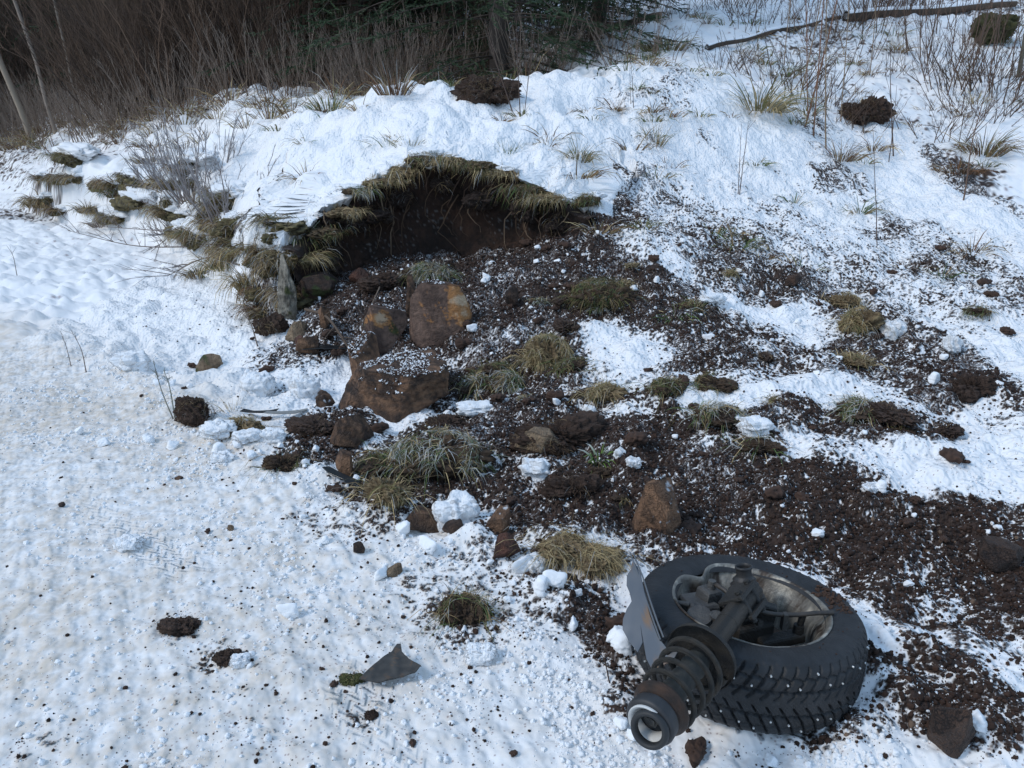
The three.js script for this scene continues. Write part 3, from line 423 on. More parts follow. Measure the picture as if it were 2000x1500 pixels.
  const box = (w, h, d, b = 0.006) => { const s = new THREE.Shape(), hw = w / 2 - b, hd = d / 2 - b; s.moveTo(-hw, -hd); s.lineTo(hw, -hd); s.lineTo(hw, hd); s.lineTo(-hw, hd); s.closePath(); const q = new THREE.ExtrudeGeometry(s, { depth: h - 2 * b, bevelEnabled: true, bevelThickness: b, bevelSize: b, bevelSegments: 2 }); q.rotateX(-PI / 2); q.translate(0, -h / 2 + b, 0); return q; };
  const cyl = (r0, r1, h, n = 24) => new THREE.CylinderGeometry(r0, r1, h, n);
  const DK = [0.022, 0.021, 0.020], MD = [0.06, 0.055, 0.048], GY = [0.13, 0.125, 0.115];
  mesh('brake_disc', paint(at(lathe([[0.03, 0.012], [0.07, 0.012], [0.072, -0.002], [0.128, -0.002], [0.130, -0.006], [0.130, -0.022], [0.07, -0.022]]), 0, -0.012, 0), DK, [0.09, 0.05, 0.03]), iron, root);
  // steering knuckle: arms, hub housing and clamp for the strut
  mesh('steering_knuckle', paint(join([at(box(0.11, 0.06, 0.10, 0.01), -0.01, 0.04, 0.02, 0.1, 0.3, 0.1), at(box(0.05, 0.085, 0.03, 0.006), 0.035, 0.075, 0.03, 0.1, -0.3, -0.12), at(box(0.035, 0.05, 0.15, 0.008), -0.02, 0.03, -0.07, 0, 0.5, 0), at(box(0.13, 0.03, 0.04, 0.008), 0.075, 0.025, 0.06, 0, 0.25, 0.12), at(cyl(0.014, 0.016, 0.045), 0.125, 0.045, 0.05), at(cyl(0.009, 0.009, 0.06), 0.128, 0.07, 0.05, 0.2), at(box(0.03, 0.09, 0.012, 0.003), -0.03, 0.085, 0.055, 0.1, 0.6, 0.1), at(cyl(0.010, 0.010, 0.05, 6), -0.005, 0.085, 0.068, 1.4, 0.3, 0)]), DK, MD, 40, 3), iron, root);
  mesh('brake_caliper', paint(join([at(box(0.085, 0.07, 0.085, 0.012), -0.135, 0.055, -0.025, 0, 0.25, 0.05), at(cyl(0.034, 0.036, 0.075), -0.145, 0.045, 0.035, 0.35, 0, 0.2), at(cyl(0.017, 0.019, 0.09), -0.105, 0.045, 0.045, 0.25, 0, 0.1), at(box(0.05, 0.045, 0.05, 0.01), -0.11, 0.10, -0.03, 0.1, 0.5, 0), at(cyl(0.011, 0.013, 0.03), -0.105, 0.13, -0.03), at(cyl(0.006, 0.008, 0.035, 8), -0.19, 0.085, 0.0, 0, 0, 1.45), at(new THREE.SphereGeometry(0.007, 10, 8), -0.208, 0.088, 0.0), at(box(0.03, 0.03, 0.09, 0.006), -0.07, 0.085, -0.05, 0, 0.3, 0)]), [0.06, 0.06, 0.062], GY, 35, 9), iron, root);
  { // drive shaft boot with its open end
    const pts = [[0.006, -0.01], [0.056, -0.01], [0.058, 0.012], [0.050, 0.020], [0.054, 0.030], [0.044, 0.038], [0.047, 0.048], [0.037, 0.056], [0.040, 0.065], [0.030, 0.073], [0.033, 0.081], [0.025, 0.088], [0.0215, 0.094], [0.0215, 0.112], [0.0245, 0.114], [0.0245, 0.120], [0.020, 0.121], [0.0185, 0.112], [0.018, 0.085], [0.001, 0.083]];
    const b = mesh('drive_shaft_boot', paint(lathe(pts, 40), [0.018, 0.018, 0.019], [0.038, 0.036, 0.034], 60, 2), rubberish(), root); b.position.set(0.008, 0.06, -0.05); b.rotation.set(-0.12, 0, 0.16);
  }
  function rubberish() { return new THREE.MeshStandardMaterial({ name: 'boot_rubber', vertexColors: true, roughness: 0.55, side: THREE.DoubleSide }); }
  { const c = new THREE.CatmullRomCurve3([V(-0.100, 0.135, -0.03), V(-0.085, 0.140, 0.005), V(-0.045, 0.122, 0.045), V(0.02, 0.108, 0.065), V(0.10, 0.104, 0.062), V(0.17, 0.108, 0.052), V(0.215, 0.107, 0.045)]); mesh('brake_hose', paint(new THREE.TubeGeometry(c, 60, 0.0065, 10), [0.024, 0.022, 0.02], [0.06, 0.046, 0.035], 60, 1), rubberish(), root); const k = mesh('hose_clip', paint(at(box(0.012, 0.05, 0.02, 0.002), 0.075, 0.085, 0.066), DK, GY), iron, root); }
  { const c = new THREE.CatmullRomCurve3([V(-0.02, 0.11, 0.04), V(-0.01, 0.155, 0.02), V(0.012, 0.16, 0.03), V(0.004, 0.10, 0.055)]); mesh('sensor_cable', paint(new THREE.TubeGeometry(c, 30, 0.0035, 8), DK, MD), rubberish(), root); }
  // strut
  const S0 = V(0.559, 0.305, -1.65), S1 = V(0.294, 0.300, -1.304), ax = S1.clone().sub(S0).normalize();
  const q = root.quaternion.clone().invert().multiply(new THREE.Quaternion().setFromUnitVectors(V(0, 1, 0), ax));
  const onStrut = (m, s) => { m.position.copy(root.worldToLocal(S0.clone().addScaledVector(ax, s))); m.quaternion.copy(q); return m; };
  onStrut(mesh('strut_tube', paint(lathe([[0.001, -0.16], [0.027, -0.158], [0.028, -0.07], [0.0285, -0.068], [0.0285, 0.02], [0.0275, 0.022], [0.0275, 0.19], [0.001, 0.19]], 36), [0.026, 0.024, 0.021], [0.07, 0.056, 0.043], 35, 5), iron, root), 0);
  onStrut(mesh('strut_bracket', paint(join([at(box(0.075, 0.10, 0.012, 0.003), 0.0, -0.09, 0.026), at(box(0.075, 0.10, 0.012, 0.003), 0.0, -0.09, -0.03), at(cyl(0.009, 0.009, 0.09, 6), 0.022, -0.06, 0, PI / 2), at(cyl(0.009, 0.009, 0.09, 6), 0.022, -0.12, 0, PI / 2)]), DK, MD, 40, 6), iron, root), 0);
  onStrut(mesh('spring_seat', paint(lathe([[0.027, -0.012], [0.05, -0.012], [0.074, -0.004], [0.082, 0.004], [0.084, 0.014], [0.0865, 0.014], [0.085, 0.0], [0.076, -0.010], [0.05, -0.018], [0.027, -0.018]], 56), [0.018, 0.018, 0.018], [0.05, 0.044, 0.036], 40, 7), iron, root), 0.165);
  { const pts = []; const turns = 4.6; for (let k = 0; k <= 160; k++) { const f = k / 160, a = f * turns * TAU + 0.9, r = lerp(0.072, 0.063, f) - 0.004 * sstep(0.9, 1, f), y = 0.174 + 0.205 * (0.06 + 0.94 * f); pts.push(V(Math.cos(a) * r, y, Math.sin(a) * r)); } onStrut(mesh('coil_spring', paint(new THREE.TubeGeometry(new THREE.CatmullRomCurve3(pts), 420, 0.0064, 10), [0.022, 0.023, 0.021], [0.055, 0.046, 0.036], 50, 8), iron, root), 0); }
  { const pts = [[0.001, 0.18]]; for (let k = 0; k <= 12; k++) pts.push([0.027 + (k % 2 ? 0.004 : 0), 0.185 + k * 0.012]); pts.push([0.036, 0.338], [0.038, 0.365], [0.03, 0.368]); onStrut(mesh('dust_boot', paint(lathe(pts, 36), [0.022, 0.024, 0.022], [0.06, 0.058, 0.05], 40, 4), rubberish(), root), 0); }
  onStrut(mesh('spring_cap', paint(lathe([[0.03, 0.372], [0.062, 0.372], [0.066, 0.377], [0.066, 0.384], [0.061, 0.390], [0.056, 0.396], [0.054, 0.404], [0.03, 0.404]], 48), [0.028, 0.022, 0.019], [0.075, 0.040, 0.024], 38, 11), iron, root), 0);
  onStrut(mesh('top_mount', paint(lathe([[0.036, 0.402], [0.052, 0.402], [0.056, 0.408], [0.0575, 0.430], [0.054, 0.437], [0.046, 0.439], [0.043, 0.436], [0.042, 0.415], [0.018, 0.412], [0.016, 0.402]], 48), [0.016, 0.0165, 0.018], [0.034, 0.034, 0.036], 40, 12), rubberish(), root), 0);
  const white = new THREE.MeshStandardMaterial({ name: 'white_plastic', color: new THREE.Color().setRGB(0.62, 0.62, 0.6), roughness: 0.5, side: THREE.DoubleSide });
  onStrut(mesh('bearing_ring', lathe([[0.0425, 0.416], [0.0475, 0.442], [0.045, 0.446], [0.036, 0.438], [0.030, 0.420], [0.0425, 0.416]], 48), white, root), 0);
  { const t = new THREE.TorusGeometry(0.0355, 0.0075, 14, 48); t.scale(1, 1, 1.5); t.rotateX(PI / 2); t.rotateZ(-0.20); t.rotateX(-0.16); t.translate(0.010, 0.452, 0.004); onStrut(mesh('rubber_washer', t, black, root), 0); }
  onStrut(mesh('piston_rod', paint(join([at(cyl(0.010, 0.010, 0.06, 16), 0, 0.40, 0), at(cyl(0.017, 0.019, 0.016, 6), 0, 0.418, 0), at(cyl(0.024, 0.026, 0.008, 24), 0, 0.408, 0)]), DK, GY, 60, 14), iron, root), 0);
  // torn sheet of grey steel with a channelled edge
  {
    const O = V(...[0.343, 0.316, -1.679]), e1 = V(...[0.411, 0.347, -1.616]).sub(O).normalize(), up = V(...[0.333, 0.359, -1.865]).sub(O), nn = V(0, 0, 0).crossVectors(e1, up).normalize(), e2 = V(0, 0, 0).crossVectors(nn, e1).normalize();
    const to2 = (p) => { const d = V(...p).sub(O); return new THREE.Vector2(d.dot(e1), d.dot(e2)); };
    const outline = [[0.337, 0.355, -1.853], [0.352, 0.346, -1.797], [0.355, 0.33, -1.727], [0.356, 0.316, -1.647], [0.366, 0.302, -1.579], [0.38, 0.3, -1.54], [0.406, 0.305, -1.526], [0.391, 0.293, -1.511], [0.364, 0.282, -1.507], [0.335, 0.273, -1.509], [0.323, 0.282, -1.539], [0.326, 0.293, -1.596], [0.325, 0.306, -1.638], [0.319, 0.294, -1.586], [0.305, 0.279, -1.57], [0.288, 0.28, -1.613], [0.276, 0.289, -1.648], [0.278, 0.304, -1.675], [0.291, 0.314, -1.7], [0.308, 0.326, -1.715], [0.307, 0.331, -1.748], [0.3, 0.338, -1.772], [0.309, 0.343, -1.806], [0.324, 0.351, -1.82]].map(to2);
    const sh = new THREE.Shape(outline), eg = new THREE.ExtrudeGeometry(sh, { depth: 0.0018, bevelEnabled: true, bevelThickness: 0.0008, bevelSize: 0.0008, bevelSegments: 1, curveSegments: 4 });
    // finer triangles so that the sheet can be bent
    const fine = subdivide(eg, 3), p = fine.attributes.position;
    for (let i = 0; i < p.count; i++) { const x = p.getX(i), y = p.getY(i), b = 0.004 * Math.sin(x * 22 + 0.4) + 0.004 * Math.sin(y * 17 + 1) + 0.012 * sstep(-0.01, -0.07, x) * sstep(0, -0.07, y); const w = O.clone().addScaledVector(e1, x).addScaledVector(e2, y).addScaledVector(nn, p.getZ(i) + b); root.worldToLocal(w); p.setXYZ(i, w.x, w.y, w.z); }
    fine.computeVertexNormals();
    mesh('torn_bracket', paint(fine, [0.10, 0.115, 0.135], [0.15, 0.155, 0.165], 12, 31), vcol('scraped_steel', 0.42, { metalness: 0.3 }), root).userData.label = 'torn grey steel sheet with rust along its ragged edge';
    { const c = fine.attributes.color, q2 = fine.attributes.position; for (let i = 0; i < q2.count; i++) { const n = pn3(q2.getX(i) * 14 + 2, q2.getY(i) * 14, q2.getZ(i) * 14) + 0.4 * pn3(q2.getX(i) * 55, q2.getY(i) * 55, q2.getZ(i) * 55), t = sstep(0.25, 0.6, n); c.setXYZ(i, lerp(c.getX(i), 0.21, t), lerp(c.getY(i), 0.135, t), lerp(c.getZ(i), 0.085, t)); } }
    const rail = (pts, r) => { const b = new MB(); const w = pts.map((x) => L(x)); b.tube(w, r, r, 4, [0.16, 0.165, 0.17]); return b.geo(); };
    mesh('bracket_channel', rail([[0.332, 0.366, -1.868], [0.345, 0.344, -1.78], [0.35, 0.333, -1.696], [0.358, 0.321, -1.622], [0.365, 0.31, -1.565]], 0.0028), vcol('bare_steel', 0.4, { metalness: 0.5 }), root);
    mesh('bracket_channel', rail([[0.34, 0.366, -1.868], [0.354, 0.347, -1.776], [0.359, 0.336, -1.692], [0.366, 0.324, -1.618], [0.373, 0.315, -1.567]], 0.0028), vcol('bare_steel', 0.4, { metalness: 0.5 }), root);
  }
  { // soil lying on the sidewall and in the rim
    const R3 = rngOf(8), n = 620, im = new THREE.InstancedMesh(clodGeo(8, 1, 0.8, 1, [0.03, 0.017, 0.012], [0.09, 0.048, 0.03], 2, 0.4), vcol('soil_on_tyre', 0.95), n), D = new THREE.Object3D(); im.name = 'soil_crumbs'; im.userData.kind = 'stuff';
    for (let k = 0; k < n; k++) { let x, y, z, s = lerp(0.003, 0.018, Math.pow(R3(), 4)); if (k < 380) { const a = R3.g() * 0.38 - 0.12, r = 0.255 + R3.g() * 0.048; x = Math.cos(a) * r; z = Math.sin(a) * r; y = 0.104 - 2.2 * (r - 0.256) ** 2 * 3; } else if (k < 480) { const a = R3() * TAU, r = R3.in(0.222, 0.29); x = Math.cos(a) * r; z = Math.sin(a) * r; y = 0.103; s *= 0.5; } else { x = 0.09 + R3.g() * 0.07; z = 0.05 + R3.g() * 0.06; y = -0.045 + 0.03 * R3(); s *= 1.6; } D.position.set(x, y, z); D.rotation.set(R3() * 6, R3() * 6, R3() * 6); D.scale.setScalar(s); D.updateMatrix(); im.setMatrixAt(k, D.matrix); }
    im.castShadow = true; root.add(im);
  }
}

// ---------------------------------------------------------------- the torn earth face of the bank
const facePts = BANKLINE.slice(6, 14).map((p) => V(p[0], 0, p[1]));
const faceCurve = new THREE.CatmullRomCurve3(facePts);
function faceAt(f) { const p = faceCurve.getPointAt(clamp(f)), t = faceCurve.getTangentAt(clamp(f)), n = V(-t.z, 0, t.x).normalize(); if (n.z < 0) n.negate(); return { p, n }; }
{
  const NU = 260, NV = 60, b = new MB();
  for (let i = 0; i <= NU; i++) {
    const f = i / NU, { p, n } = faceAt(f), bx = p.x - n.x * 0.12, bz = p.z - n.z * 0.12, top = bankOf(bx, bz) + relief(bx, bz, 0) * 0.6 - 0.05, bot = groundOf(p.x + n.x * 0.1, p.z + n.z * 0.1) - 0.06;
    for (let k = 0; k <= NV; k++) {
      const v = k / NV, s = f * 2.6, y = lerp(bot, top, Math.min(1, v * 1.06)), over = sstep(0.9, 1.0, v);
      let off = 0.16 * Math.pow(1 - v, 2) + 0.06 + 0.05 * sstep(0.55, 0.92, v) + 0.05 * fbm(s * 2.2, y * 3, 3) + 0.035 * lumps(s, y, 9, 1.3) + 0.012 * fbm(s * 24, y * 24, 2) - over * 0.1;
      const c = mixc([0.019, 0.011, 0.008], [0.060, 0.029, 0.017], 0.35 + 0.8 * fbm(s * 4 + 3, y * 5, 3) + 0.35 * pn(s * 30, y * 30));
      const fr = sstep(0.5, 0.8, pn(s * 40, y * 40 + 5) + 0.5 * pn(s * 5, y * 5)) * 0.35;
      b.v(p.x + n.x * off, y, p.z + n.z * off, mixc(c, [0.3, 0.29, 0.28], fr));
    }
  }
  for (let i = 0; i < NU; i++) for (let k = 0; k < NV; k++) { const A = i * (NV + 1) + k, B = A + NV + 1; b.i.push(A, B, A + 1, A + 1, B, B + 1); }
  const m = mesh('earth_face', boxUV(b.geo()), M.clod); m.userData.kind = 'structure';
}
// ---------------------------------------------------------------- stones: [x, z, width, height], depth / width, kind, options, turn, label
const rockList = [
  [[-0.586, -3.696, 0.65, 0.362], 0.95, 'brown', { det: 30, cuts: 6, flatTop: 0.5, rough: 0.06, earth: 0.6, planes: [[-0.5, 0.25, 0.85, 0.62], [0.45, 0.05, 0.9, 0.72], [1, 0.3, 0.1, 0.8], [-0.9, 0.5, 0.2, 0.8]] }, 0.05, 'large flat-topped brown boulder dusted with earth and snow below the torn bank', 'boulder'],
  [[-0.444, -4.483, 0.469, 0.469], 0.5, 'rose', { det: 26, cuts: 6, flatTop: 0.85, rough: 0.035, earth: 0.7, planes: [[0.1, 0.15, 1, 0.6], [-1, 0.05, 0.1, 0.72]], chip: 'slab' }, 0.05, 'tall upright stone slab with fresh tan and orange scars', 'stone'],
  [[-0.797, -4.528, 0.354, 0.303], 0.75, 'rose', { det: 20, cuts: 8, rough: 0.04, earth: 0.6, moss: 0.08, chip: 'top' }, 0.5, 'squat brown stone with a pale chipped top corner beside the scarred slab', 'stone'],
  [[-0.883, -4.269, 0.247, 0.217], 0.8, 'brown', { det: 16, cuts: 8, worn: 0.03, frost: 0.12 }, 1.0, 'angular dark brown stone wedged behind the corner of the big boulder', 'stone'],
  [[-0.788, -3.328, 0.204, 0.18], 0.8, 'brown', { det: 16, cuts: 8, worn: 0.03, earth: 0.5 }, 0.4, 'angular brown stone on dark soil in front of the big boulder', 'stone'],
  [[-0.727, -2.987, 0.115, 0.098], 0.8, 'brown', { det: 14, cuts: 7, worn: 0.028 }, 2.1, 'small pointed brown stone next to the black plastic strip', 'stone'],
  [[-1.015, -3.846, 0.116, 0.099], 0.9, 'brown', { det: 12, frost: 0.1 }, 0.9, 'small round frosted brown stone left of the big boulder', 'stone'],
  [[-0.349, -2.578, 0.169, 0.094], 0.7, 'brown', { det: 16, cuts: 8, worn: 0.028 }, 0.3, 'low brown angular stone at the edge of the road snow beside a white snow block', 'stone'],
  [[-0.216, -2.519, 0.1, 0.069], 0.8, 'dark', { det: 14, moss: 0.1 }, 1.4, 'blackish stone with mossy rim leaning on a white snow block', 'stone'],
  [[-0.048, -2.541, 0.124, 0.101], 0.75, 'brown', { det: 16, cuts: 7, worn: 0.028, frost: 0.08 }, 0.7, 'brown flat-sided stone with a snow crumb on it', 'stone'],
  [[-0.022, -2.341, 0.109, 0.098], 0.9, 'red', { det: 18, cuts: 12, worn: 0.07 }, 0.2, 'rounded reddish brown stone on white snow', 'stone'],
  [[0.103, -3.115, 0.229, 0.096], 0.55, 'tan', { det: 16, cuts: 7, worn: 0.028, earth: 0.5 }, -0.25, 'flat tan stone lying under the dark root mat', 'stone'],
  [[0.552, -2.426, 0.219, 0.186], 0.8, 'brown', { det: 22, cuts: 8, worn: 0.028, earth: 0.3, frost: 0.1, planes: [[-0.4, 0.5, 0.8, 0.7]] }, 0.6, 'sharp-edged brown stone on dark soil behind the wheel', 'stone'],
  [[-1.907, -4.556, 0.199, 0.096], 0.7, 'tan', { det: 14, moss: 0.22 }, 0.2, 'tan stone with green moss lying alone on clean snow', 'stone'],
  [[-0.41, -2.285, 0.071, 0.039], 0.8, 'tan', { det: 10 }, 0.2, 'small pale tan stone on the road snow near the grass tuft', 'stone'],
  [[-0.555, -2.418, 0.048, 0.056], 0.8, 'dark', { det: 10 }, 0.2, 'small dark stone on edge beside a snow crumb', 'stone'],
  [[1.083, -1.438, 0.143, 0.124], 0.9, 'dark', { det: 20, cuts: 9, earth: 0.4 }, 0.9, 'dark earthy stone half sunk in snow and soil', 'stone'],
  [[1.642, -2.165, 0.168, 0.098], 0.9, 'dark', { det: 18, cuts: 7, flatTop: 0.6, earth: 0.4 }, 0.3, 'flat dark brown slab lying on bare soil', 'stone'],
  [[-1.535, -5.093, 0.175, 0.42], 0.8, 'grey', { det: 24, cuts: 14, worn: 0.035, rough: 0.10, moss: 0.14, planes: [[0.7, 0.3, 0.7, 0.6], [-0.2, 0.6, 1, 0.62], [-1, 0.4, 0.3, 0.7]] }, -0.35, 'tall pale grey stone standing on edge under the overhanging turf', 'stone'],
  [[-1.345, -5.215, 0.356, 0.235], 0.8, 'dark', { det: 20, cuts: 14, worn: 0.04, rough: 0.07, moss: 0.24 }, 0.4, 'mossy dark stone in the hollow beside the pale upright stone', 'stone'],
  [[-1.392, -4.753, 0.171, 0.138], 0.9, 'tan', { det: 14, cuts: 9 }, 0.7, 'orange tan stone at the foot of the pale upright stone', 'stone'],
  [[-1.255, -4.481, 0.176, 0.132], 0.8, 'brown', { det: 14, cuts: 8, worn: 0.03 }, 0.1, 'dark brown stone under the broken twigs', 'stone'],
  [[-1.197, -4.724, 0.137, 0.144], 0.8, 'brown', { det: 12, frost: 0.1 }, 1.8, 'brown stone on the crumbled soil by the dead branch', 'stone'],
  [[-1.322, -4.561, 0.108, 0.115], 0.8, 'red', { det: 12 }, 2.4, 'small red-brown stone between snow and broken twigs', 'stone'],
  [[0, -4.639, 0.121, 0.146], 0.8, 'dark', { det: 14 }, 0.4, 'dark rounded stone set in a crack of the soil slope', 'stone'],
  [[-0.642, -4.817, 0.093, 0.271], 0.9, 'brown', { det: 14, cuts: 6 }, 0.3, 'narrow upright splinter of stone left of the scarred slab', 'stone'],
  [[1.854, -4.963, 0.115, 0.101], 0.9, 'dark', { det: 12, cuts: 7, worn: 0.028 }, 0.6, 'small dark stone at the upper edge of the soil fan', 'stone'],
  [[-1.844, -2.782, 0.033, 0.023], 0.9, 'dark', { det: 6 }, 0.2, 'small dark pebble alone on the packed road', 'pebble'],
  [[-1.462, -3.02, 0.045, 0.018], 0.9, 'brown', { det: 6 }, 0.2, 'thin flat brown pebble on the packed road', 'pebble'],
  [[-1.083, -2.588, 0.028, 0.028], 0.9, 'tan', { det: 6 }, 0.2, 'small tan pebble standing in the road snow', 'pebble'],
  [[-1.087, -5.356, 0.167, 0.123], 0.8, 'red', { det: 12, rough: 0.03 }, 0.1, 'reddish block of stone in the earth face', 'stone'],
];
const rockTops = [[], []];
rockList.forEach(([[x, z, w, h], dr, kind, o, turn, label, cat], k) => {
  const d = w * dr, chip = o.chip === 'slab' ? (px, py, pz) => 0.9 * Math.exp(-(((px - 0.10 * w / 0.4) / 0.10) ** 2) - ((py - h * 0.62) / (h * 0.26)) ** 2) * (pz > 0 ? 1 : 0) : o.chip === 'top' ? (px, py, pz) => 0.95 * Math.exp(-(((px + w * 0.15) / (w * 0.2)) ** 2) - ((py - h * 0.72) / (h * 0.2)) ** 2) : null;
  const g = rockGeo(100 + k * 7, w * 1.06, h * 1.12, d, o, stoneColour(kind, k * 3.7, { ...o, chip }));
  const m = mesh(cat === 'boulder' ? 'boulder' : cat === 'pebble' ? 'pebble' : 'stone', g, M.rock), zz = z - d * 0.42;
  m.position.set(x, Math.min(Hh(x, zz), Hh(x, z) + 0.04) - h * 0.14, zz); m.rotation.y = turn; tag(m, label, cat);
  if (k < 5 || k === 12) { // crumbs of snow and earth that landed on the flat tops
    m.updateMatrixWorld(true); const R = rngOf(k + 77), pa = g.attributes.position, na = g.attributes.normal, ii = g.index.array, v = V(0, 0, 0), A = V(0, 0, 0), B = V(0, 0, 0); let got = 0;
    for (let q = 0; q < 60000 && got < (k === 0 ? 6500 : 500); q++) { const t = Math.floor(R() * ii.length / 3) * 3; if (na.getY(ii[t]) < 0.72) continue; const a = R(), b = R() * (1 - a); v.fromBufferAttribute(pa, ii[t]); A.fromBufferAttribute(pa, ii[t + 1]).sub(v); B.fromBufferAttribute(pa, ii[t + 2]).sub(v); v.addScaledVector(A, a).addScaledVector(B, b); if (fbm(v.x * 9 + k, v.z * 9, 2) < -0.12) continue; m.localToWorld(v); got++; const sn = R() < 0.55 + 0.5 * fbm(v.x * 6, v.z * 6 + 3, 2); rockTops[sn ? 0 : 1].push([v.x, v.y + 0.001, v.z, lerp(0.002, sn ? 0.010 : 0.014, Math.pow(R(), 4)), sn ? null : [0.042, 0.0215, 0.0135]]); }
  }
});
// ---------------------------------------------------------------- clods and turfs: [x, z, w, h], kind, label
const turfKinds = {
  straw: { c: [BROWN, STRAW2], pal: [STRAW, STRAW2, STRAW, OLIVE], n: 2.2, len: 0.09, w: 0.0035, droop: 1.6 },
  green: { c: [DARKEARTH, BROWN], pal: [OLIVE, GREEN, STRAW2, BROWN, OLIVE], n: 2.0, len: 0.085, w: 0.0035, droop: 1.2 },
  frosted: { c: [DARKEARTH, BROWN], pal: [OLIVE, GREEN, STRAW, FROST, STRAW2], n: 2.4, len: 0.09, w: 0.004, droop: 1.5, frost: 0.3 },
  roots: { c: [DARKEARTH, EARTH], pal: [BROWN, EARTH, BROWN, STRAW2], n: 1.0, len: 0.06, w: 0.0022, droop: 1.0 },
  moss: { c: [[0.05, 0.055, 0.016], [0.10, 0.10, 0.03]], pal: [OLIVE, [0.13, 0.13, 0.04], STRAW2], n: 2.0, len: 0.016, w: 0.003, droop: 0.6 },
  earth: { c: [DARKEARTH, EARTH], pal: [BROWN, EARTH], n: 0.25, len: 0.03, w: 0.002, droop: 1.0 },
  fibre: { c: [BROWN, STRAW2], pal: [STRAW, STRAW, STRAW2, [0.42, 0.33, 0.18]], n: 3.0, len: 0.11, w: 0.003, droop: 2.2 },
};
function turf([x, z, w, h0], kind, label, name = 'turf_clump', cat = 'turf', seed = 1, lift = 0) {
  const h = /straw|green|frosted|fibre/.test(kind) ? h0 * 0.8 : h0;
  const K_ = turfKinds[kind], d = Math.max(w * 0.75, h * 0.8), t = thing(name, label, cat, groundPoint(x, z - d * 0.35, -h * 0.2 + lift), 0);
  const det = w > 0.16 ? 20 : w > 0.07 ? 13 : 8;
  mesh('root_ball', clodGeo(seed * 13.7, w * (kind === 'roots' ? 1.12 : 0.95), h * (kind === 'roots' ? 1.12 : 0.95), d, K_.c[0], K_.c[1], det, 0.34), M.clod, t);
  const L = Math.min(K_.len * (kind === 'moss' ? 1 : 1), 0.55 * Math.max(w, h) + 0.01), n = Math.round(clamp(K_.n * (w * h + w * d) * 7500, 80, 2600));
  mesh('grass', grassGeo(seed * 7 + 3, n, { mode: 'ball', size: [w, h, d], len: L * 0.8, w: K_.w * 0.72, pal: K_.pal, droop: K_.droop, frost: K_.frost ?? 0.08 }), M.leaf, t);
  if (kind !== 'moss' && kind !== 'earth') mesh('stray_grass', grassGeo(seed * 11 + 5, Math.round(n * 0.09), { mode: 'up', r: w * 0.5, rz: d * 0.45, len: L * 2.1, w: K_.w * 0.8, pal: K_.pal, droop: 2.6, spread: 2.6, frost: 0.1 }), M.leaf, t).position.y = h * 0.35;
  return t;
}
